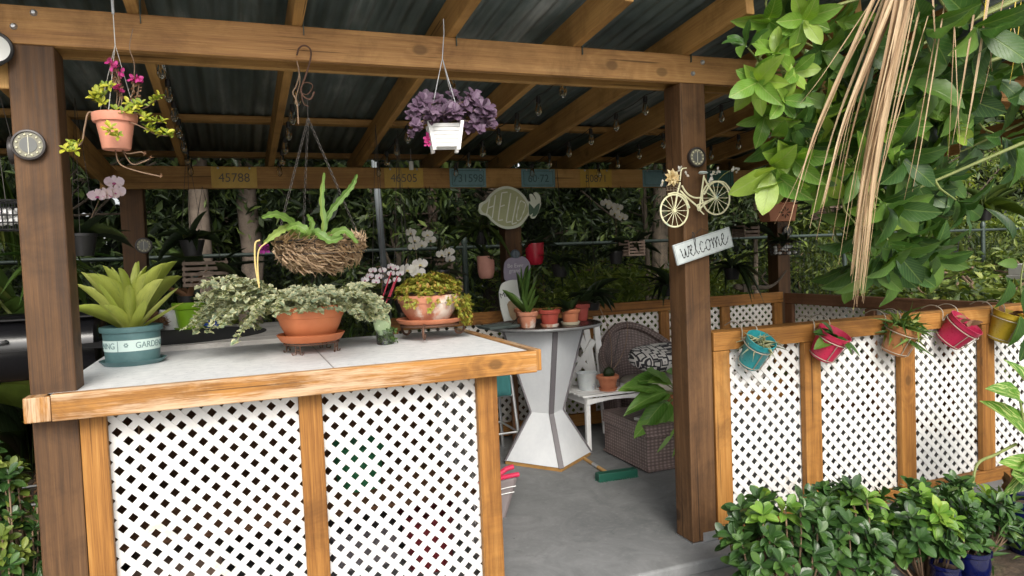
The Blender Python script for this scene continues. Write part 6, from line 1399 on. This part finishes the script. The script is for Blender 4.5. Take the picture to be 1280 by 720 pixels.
# dieffenbachia at the right edge
c = at(1290, 640, 2.35); c.z = .12; t = thing('mottled_leaf_plant', 'large leaved plant with cream mottled leaves at the right edge', 'plant', c)
lf = LF(); sm = MB(); sm.tube([c+Vector((0, 0, -.15)), c+Vector((.02, 0, .3))], .018, 8)
for a, b, L, W in (((1290, 560), (1247, 460), .34, .15), ((1275, 500), (1245, 470), .2, .1), ((1300, 590), (1243, 558), .25, .11), ((1290, 570), (1275, 622), .22, .11), ((1300, 520), (1290, 420), .3, .14), ((1290, 600), (1262, 590), .2, .1), ((1310, 560), (1340, 470), .3, .14)):
    A = at(*a, 2.33); Bq = at(*b, 2.28); sm.tube(arc(c+Vector((0, 0, .1)), A, -.03, 6), .006, 6); lf.add(A, Bq-A, (.2, -.9, .6), L, W)
lf.build('foliage', 'big', M['l_dieff'], t, wav=.05); sm.tube(spline([at(u, v, 2.36) for u, v in ((1270, 555), (1245, 568), (1222, 580), (1215, 610))], 5), .007, 6); sm.build('stem', M['stem'], t)
lf = LF()
for k in range(9): lf.add(at(1258+random.uniform(-6, 6), 585+k*4, 2.42), (random.uniform(-.4, .4), -.2, -1), (0, -1, .3), .10, .04)
meta(lf.build('withered_leaf', 'ovate', M['l_brown'], None, wav=.2), 'crumpled brown withered leaf hanging in front of the lattice at the right', 'leaf')
n = 500; pos = np.stack([rng.uniform(2.9, 4.6, n), rng.uniform(2.2, 2.6, n), rng.uniform(-.05, .15, n)], 1)
meta(leaves('ground_cover', pos, rdir(n, -.1, .9), rdir(n, .3, 1), rng.uniform(.06, .14, n), rng.uniform(.01, .03, n), 'flat', M['l_strap']), 'low grassy ground cover around the blue pots', 'ground cover', kind='stuff')
# climbing plant at the far right end of the rail
t = thing('climbing_plant', 'glossy heart leaved climber hanging over the right end of the front rail', 'plant', at(1278, 380, 2.75)); lf = LF(); sm = MB()
for (u, v), L, W, d in (((1262, 350), .16, .08, (-.2, 0, -1)), ((1275, 395), .18, .09, (-.1, 0, -1)), ((1272, 330), .12, .06, (-1, 0, .1)), ((1265, 300), .2, .07, (-.4, 0, 1)), ((1280, 360), .15, .09, (.2, 0, -1)), ((1285, 420), .15, .09, (-.3, 0, -1))): lf.add(at(u, v, 2.72), d, (0, -1, .2), L, W)
sm.tube(spline([at(u, v, 2.76) for u, v in ((1300, 470), (1282, 400), (1276, 350), (1290, 290))], 6), .005, 6); lf.build('foliage', 'big', M['l_tree'], t); sm.build('stem', M['stem'], t)
for (u, v, y, L, W, mt, n, lb) in ((1200, 372, 3.9, .34, .075, 'l_sun', 16, 'upright broad strap leaves behind the deep crimson pot'), (1245, 372, 4.0, .36, .08, 'l_tree', 18, 'upright broad leaves behind the mustard pot')):
    c = at(u, v+20, y); c.z = .75; clump(c.x+.95, 3.9+.2, .2, n, .95, .11, mt, lb, 'broad_strap_plant', 'plant', 'broad strap plants behind the side rail', 'strapup', .05, .7)

# =================================================================== OVERHANGING TREE AND PALM FROND
random.seed(21); rng = np.random.default_rng(21)
base = Vector((4.0, 1.55, -.06)); t = thing('overhanging_tree', 'broad leaved tree whose light green and dark leaves hang in from the upper right', 'tree', base)
br = MB(); trunk = [base, base+Vector((.03, .02, 1.0)), base+Vector((-.05, .1, 2.0)), base+Vector((-.15, .2, 2.9)), base+Vector((-.3, .3, 3.6))]; br.tube(spline(trunk, 5), [.085-.002*i for i in range(21)], 12); br.build('trunk', M['bark'], t, smooth=True)
big = LF(); yg = LF(); dk = LF(); sm = MB()
def cluster(u, v, y, ax, n, L, tgt, from_=None, wr=.46, op=.75):
    p = at(u, v, y); ax = Vector(ax).normalized(); tgt.rosette(p, ax, n, L, L*wr, op, .2)
    src = p-ax*.25+Vector((.12, .05, .08)); sm.tube([src, p-ax*.08, p], [.007, .005, .003], 6)
for u, v, ax, n, L, tg in ((968, 78, (-.5, -.6, .5), 7, .15, 'y'), (950, 100, (-.6, -.5, -.3), 6, .16, 'y'), (973, 125, (-.2, -.8, -.2), 6, .13, 'y'), (935, 60, (-.8, -.2, .5), 4, .12, 'd'), (968, 170, (-.3, -.5, -.8), 5, .15, 'd'), (1000, 20, (-.3, -.6, -.4), 8, .15, 'y'), (1040, 25, (.1, -.7, -.4), 8, .16, 'y'), (990, 10, (-.5, -.5, -.6), 6, .17, 'd'),
    (1015, 95, (-.3, -.7, .2), 7, .14, 'b'), (1030, 110, (.2, -.8, .1), 5, .12, 'y'), (990, 190, (-.5, -.6, -.6), 6, .19, 'y'), (965, 205, (-.5, -.5, -.7), 5, .2, 'y'), (1000, 150, (0, -.8, -.3), 7, .16, 'd'), (1060, 60, (0, -.8, -.4), 7, .2, 'd'), (1090, 30, (.2, -.7, -.6), 6, .24, 'b'),
    (1125, 105, (.1, -.9, -.1), 3, .24, 'b'), (1125, 130, (.0, -.9, -.2), 3, .24, 'y'), (1140, 25, (.1, -.7, -.7), 6, .24, 'b'), (1210, 30, (0, -.8, -.6), 5, .27, 'b'), (1245, 20, (0, -.6, -.7), 6, .24, 'b'), (1180, 60, (.2, -.7, -.6), 5, .22, 'd'), (1230, 90, (.1, -.7, -.5), 6, .24, 'd'), (1270, 110, (.1, -.7, -.5), 6, .24, 'd'),
    (1040, 170, (0, -.8, -.5), 7, .2, 'd'), (1075, 200, (0, -.8, -.5), 8, .2, 'd'), (1075, 225, (.0, -.7, -.6), 6, .17, 'y'), (1110, 190, (.1, -.8, -.5), 7, .2, 'b'), (1140, 170, (.1, -.8, -.5), 7, .2, 'd'), (1170, 150, (.1, -.8, -.5), 7, .2, 'd'), (1200, 170, (.1, -.8, -.5), 7, .2, 'd'), (1250, 170, (.1, -.8, -.5), 6, .22, 'd'),
    (1070, 280, (0, -.7, -.7), 7, .2, 'b'), (1100, 250, (0, -.8, -.5), 7, .2, 'b'), (1140, 230, (0, -.8, -.5), 7, .2, 'd'), (1170, 215, (.2, -.7, -.5), 6, .2, 'b'), (1110, 300, (0, -.6, -.8), 6, .2, 'b'), (1080, 320, (-.2, -.5, -.9), 5, .22, 'd'), (1130, 290, (.2, -.6, -.8), 6, .19, 'b'), (1155, 270, (.4, -.6, -.7), 5, .19, 'd'), (1115, 330, (0, -.5, -1), 4, .2, 'b'), (1090, 320, (-.2, -.5, -.7), 4, .18, 'b'), (1195, 250, (.3, -.6, -.6), 5, .17, 'b')):
    y = 2.25+random.uniform(-.18, .3)+(.22 if tg == 'd' else 0)
    if u < 1000 and v > 50: y = 2.30
    cluster(u, v, y, ax, n+1, L*.85, {'y': yg, 'b': big, 'd': dk}[tg], wr=.48, op=.62)
for u, v, ax, L, tg in ((945, 95, (-.5, -.7, -.5), .12, yg), (985, 90, (0, -.9, -.2), .12, yg), (1000, 115, (0, -.8, -.6), .13, big), (955, 140, (-.4, -.6, -.8), .12, yg), (985, 150, (.1, -.7, -.8), .13, big), (1010, 180, (0, -.7, -.8), .14, big), (975, 215, (-.2, -.6, -.9), .13, yg), (1020, 60, (0, -.8, -.5), .14, big), (1045, 95, (.2, -.8, -.4), .14, big), (960, 20, (-.3, -.5, -.8), .13, yg), (1025, 210, (0, -.6, -.9), .15, yg), (1150, 90, (0, -.7, -.7), .2, big), (1100, 150, (0, -.7, -.7), .18, yg), (1190, 110, (0, -.7, -.8), .2, big), (1085, 250, (0, -.6, -.9), .16, yg)):
    cluster(u, v, 2.26+random.uniform(0, .12), ax, 6, L, tg, wr=.5, op=.6)
for k in range(46):
    u = random.uniform(1000, 1175); v = random.uniform(120, 340); u = min(u, 1250-(v-120)*.35); u = max(u, 985+(v-150)*.28) if v < 205 else max(u, 1062)
    cluster(u, v, random.uniform(2.3, 2.75), (random.uniform(-.6, .5), -.7, random.uniform(-.9, -.2)), 6, .17, random.choice([dk, big, big, yg] if v < 260 else [dk, big, big]))
for k in range(34):
    u = random.uniform(1010, 1300); v = random.uniform(-40, 250); cluster(u, v, 2.75+random.uniform(0, .35), (random.uniform(-.4, .4), -.7, -.5), 6, .17, dk)
yg.build('young_leaves', 'tree', M['l_young'], t, wav=.06); big.build('foliage', 'tree', M['l_tree'], t, wav=.06); dk.build('shaded_foliage', 'tree', M['l_tree'], t, wav=.06)
for a, b, s, r in ((Vector((3.85, 1.75, 3.0)), at(1130, 55, 2.5), .1, .02), (Vector((3.85, 1.75, 2.7)), at(1040, 115, 2.4), -.05, .014), (Vector((3.9, 1.7, 2.4)), at(1100, 130, 2.5), -.05, .014), (Vector((3.9, 1.65, 2.2)), at(1090, 260, 2.5), .0, .012), (Vector((3.85, 1.75, 3.1)), at(990, 20, 2.3), .1, .014), (Vector((3.9, 1.7, 2.3)), at(1200, 190, 2.6), 0, .012)):
    P = arc(a, b, s, 10); bm_ = MB(); bm_.tube(P, [r*(1-.06*i) for i in range(11)], 7); bm_.build('branch', M['stem'], t, smooth=True)
sm.build('twigs', M['stem'], t, smooth=True)['kind'] = 'stuff'
# dry palm frond
fr = at(1105, -40, 2.05); t = thing('dry_palm_frond', 'dead tan palm frond with long dry leaflets hanging down in front of the tree', 'palm frond', fr)
mb = MB(); rach = spline([at(1060, -75, 2.0), at(1100, -45, 2.02), at(1135, -30, 2.05), at(1300, -60, 2.1)], 6); mb.tube(rach, .012, 8); mb.build('rachis', M['brownstem'], t, smooth=True)
def strand(mb, P, w_):
    P = spline(P, 6); m = len(P); tw = random.uniform(-.5, .5)
    vs = []; 
    for i, p in enumerate(P):
        f = i/(m-1); ww = w_*(.35+.65*math.sin(math.pi*min(1, .2+f*.75)))*(1-f**3*.85); a = tw+f*random.uniform(.5, .8)
        side = Vector((math.cos(a), math.sin(a)*.8, 0)); vs += [p-side*ww/2, p+Vector((0, -.0015, 0))-Vector((0, 1, 0))*ww*.12, p+side*ww/2]
    fs = []; uv = []
    for i in range(m-1): 
        a = i*3; fs += [(a, a+1, a+4, a+3), (a+1, a+2, a+5, a+4)]; u0, u1 = i/(m-1), (i+1)/(m-1); uv += [[(u0, 0), (u0, .5), (u1, .5), (u1, 0)], [(u0, .5), (u0, 1), (u1, 1), (u1, .5)]]
    mb.add(vs, fs, uv)
mb = MB()
ends = [(984, 288), (1000, 240), (1012, 285), (1020, 300), (1028, 262), (1040, 300), (1048, 330), (1057, 300), (1063, 345), (1070, 380), (1066, 392)]+[(1072+random.uniform(-8, 10), 395-random.uniform(0, 130)) for _ in range(30)]+[(1040+random.uniform(-30, 26), 300-random.uniform(0, 90)) for _ in range(5)]
for k, (u2, v2) in enumerate(ends):
    f = min(1, max(0, (u2-984)/100)); u0 = 1098+f*30+random.uniform(-10, 10); y0 = 2.0+random.uniform(-.04, .10)
    o_ = 1128+f*16+random.uniform(-10, 14)
    strand(mb, [at(o_, -62, y0), at(u2+(o_-u2)*.66, -62+(v2+62)*.30, y0-.02), at(u2+(o_-u2)*.25, -62+(v2+62)*.66, y0), at(u2, v2, y0+random.uniform(-.04, .04))], random.uniform(.010, .024))
mb.build('leaflets', M['l_dry'], t, smooth=True)
mb = MB()
for u0, v0, u1, v1, w_ in ((1110, -30, 1000, 130, .009), (1105, -30, 968, 280, .009), (1160, 20, 1075, 290, .012), (1165, -20, 1170, 60, .01), (1185, -20, 1140, 240, .009), (1195, -20, 1185, 200, .008), (1225, -30, 1190, 180, .012), (1240, -30, 1205, 180, .013), (1260, -30, 1225, 130, .012), (1170, 40, 1130, 250, .01), (1150, 10, 1090, 260, .01), (1235, 30, 1240, 90, .008), (1262, 10, 1282, 100, .008), (1192, 0, 1200, 190, .006)):
    strand(mb, [at(u0, v0, 2.05), at((u0*.62+u1*.38), v0+(v1-v0)*.4, 2.03), at(u0*.25+u1*.75, v0+(v1-v0)*.78, 2.04), at(u1, v1, 2.05)], w_)
mb.build('leaflets', M['l_dry'], t, smooth=True)
mb = MB()
for u0, v0, u1, v1, w_ in ((1236, -30, 1215, 90, .010), (1278, -30, 1262, 105, .012), (1272, -30, 1258, 60, .009)): strand(mb, [at(u0, v0, 2.1), at((u0+u1)/2+3, (v0+v1)/2, 2.08), at(u1, v1, 2.1)], w_)
mb.build('golden_leaflets', M['l_drygold'], t, smooth=True)
# garden palm at the left edge
t = thing('garden_palm', 'clumping palm with arching green fronds at the left edge behind the post', 'palm', (-2.3, 5.4, -.06)); sm = MB(); lf = LF()
for k in range(13):
    a = k*.48; P = spline([(-2.3, 5.4, 0), (-2.3+.25*math.cos(a), 5.4+.25*math.sin(a), 1.1), (-2.3+.7*math.cos(a), 5.4+.6*math.sin(a), 1.9+.2*math.sin(k)), (-2.3+1.25*math.cos(a), 5.4+1.0*math.sin(a), 1.5+.3*math.sin(k*2))], 10); sm.tube(P, .009, 6)
    for i, p in enumerate(P[10:]):
        d = (P[min(i+11, len(P)-1)]-P[i+9]).normalized(); s = d.cross(Vector((0, 0, 1))).normalized()
        for sg in (-1, 1): lf.add(p, d*.5+s*sg+Vector((0, 0, -.35)), (0, 0, 1), random.uniform(.32, .45), .028)
sm.build('fronds', M['stem'], t, smooth=True); lf.build('leaflets', 'strap', M['l_palmgreen'], t)
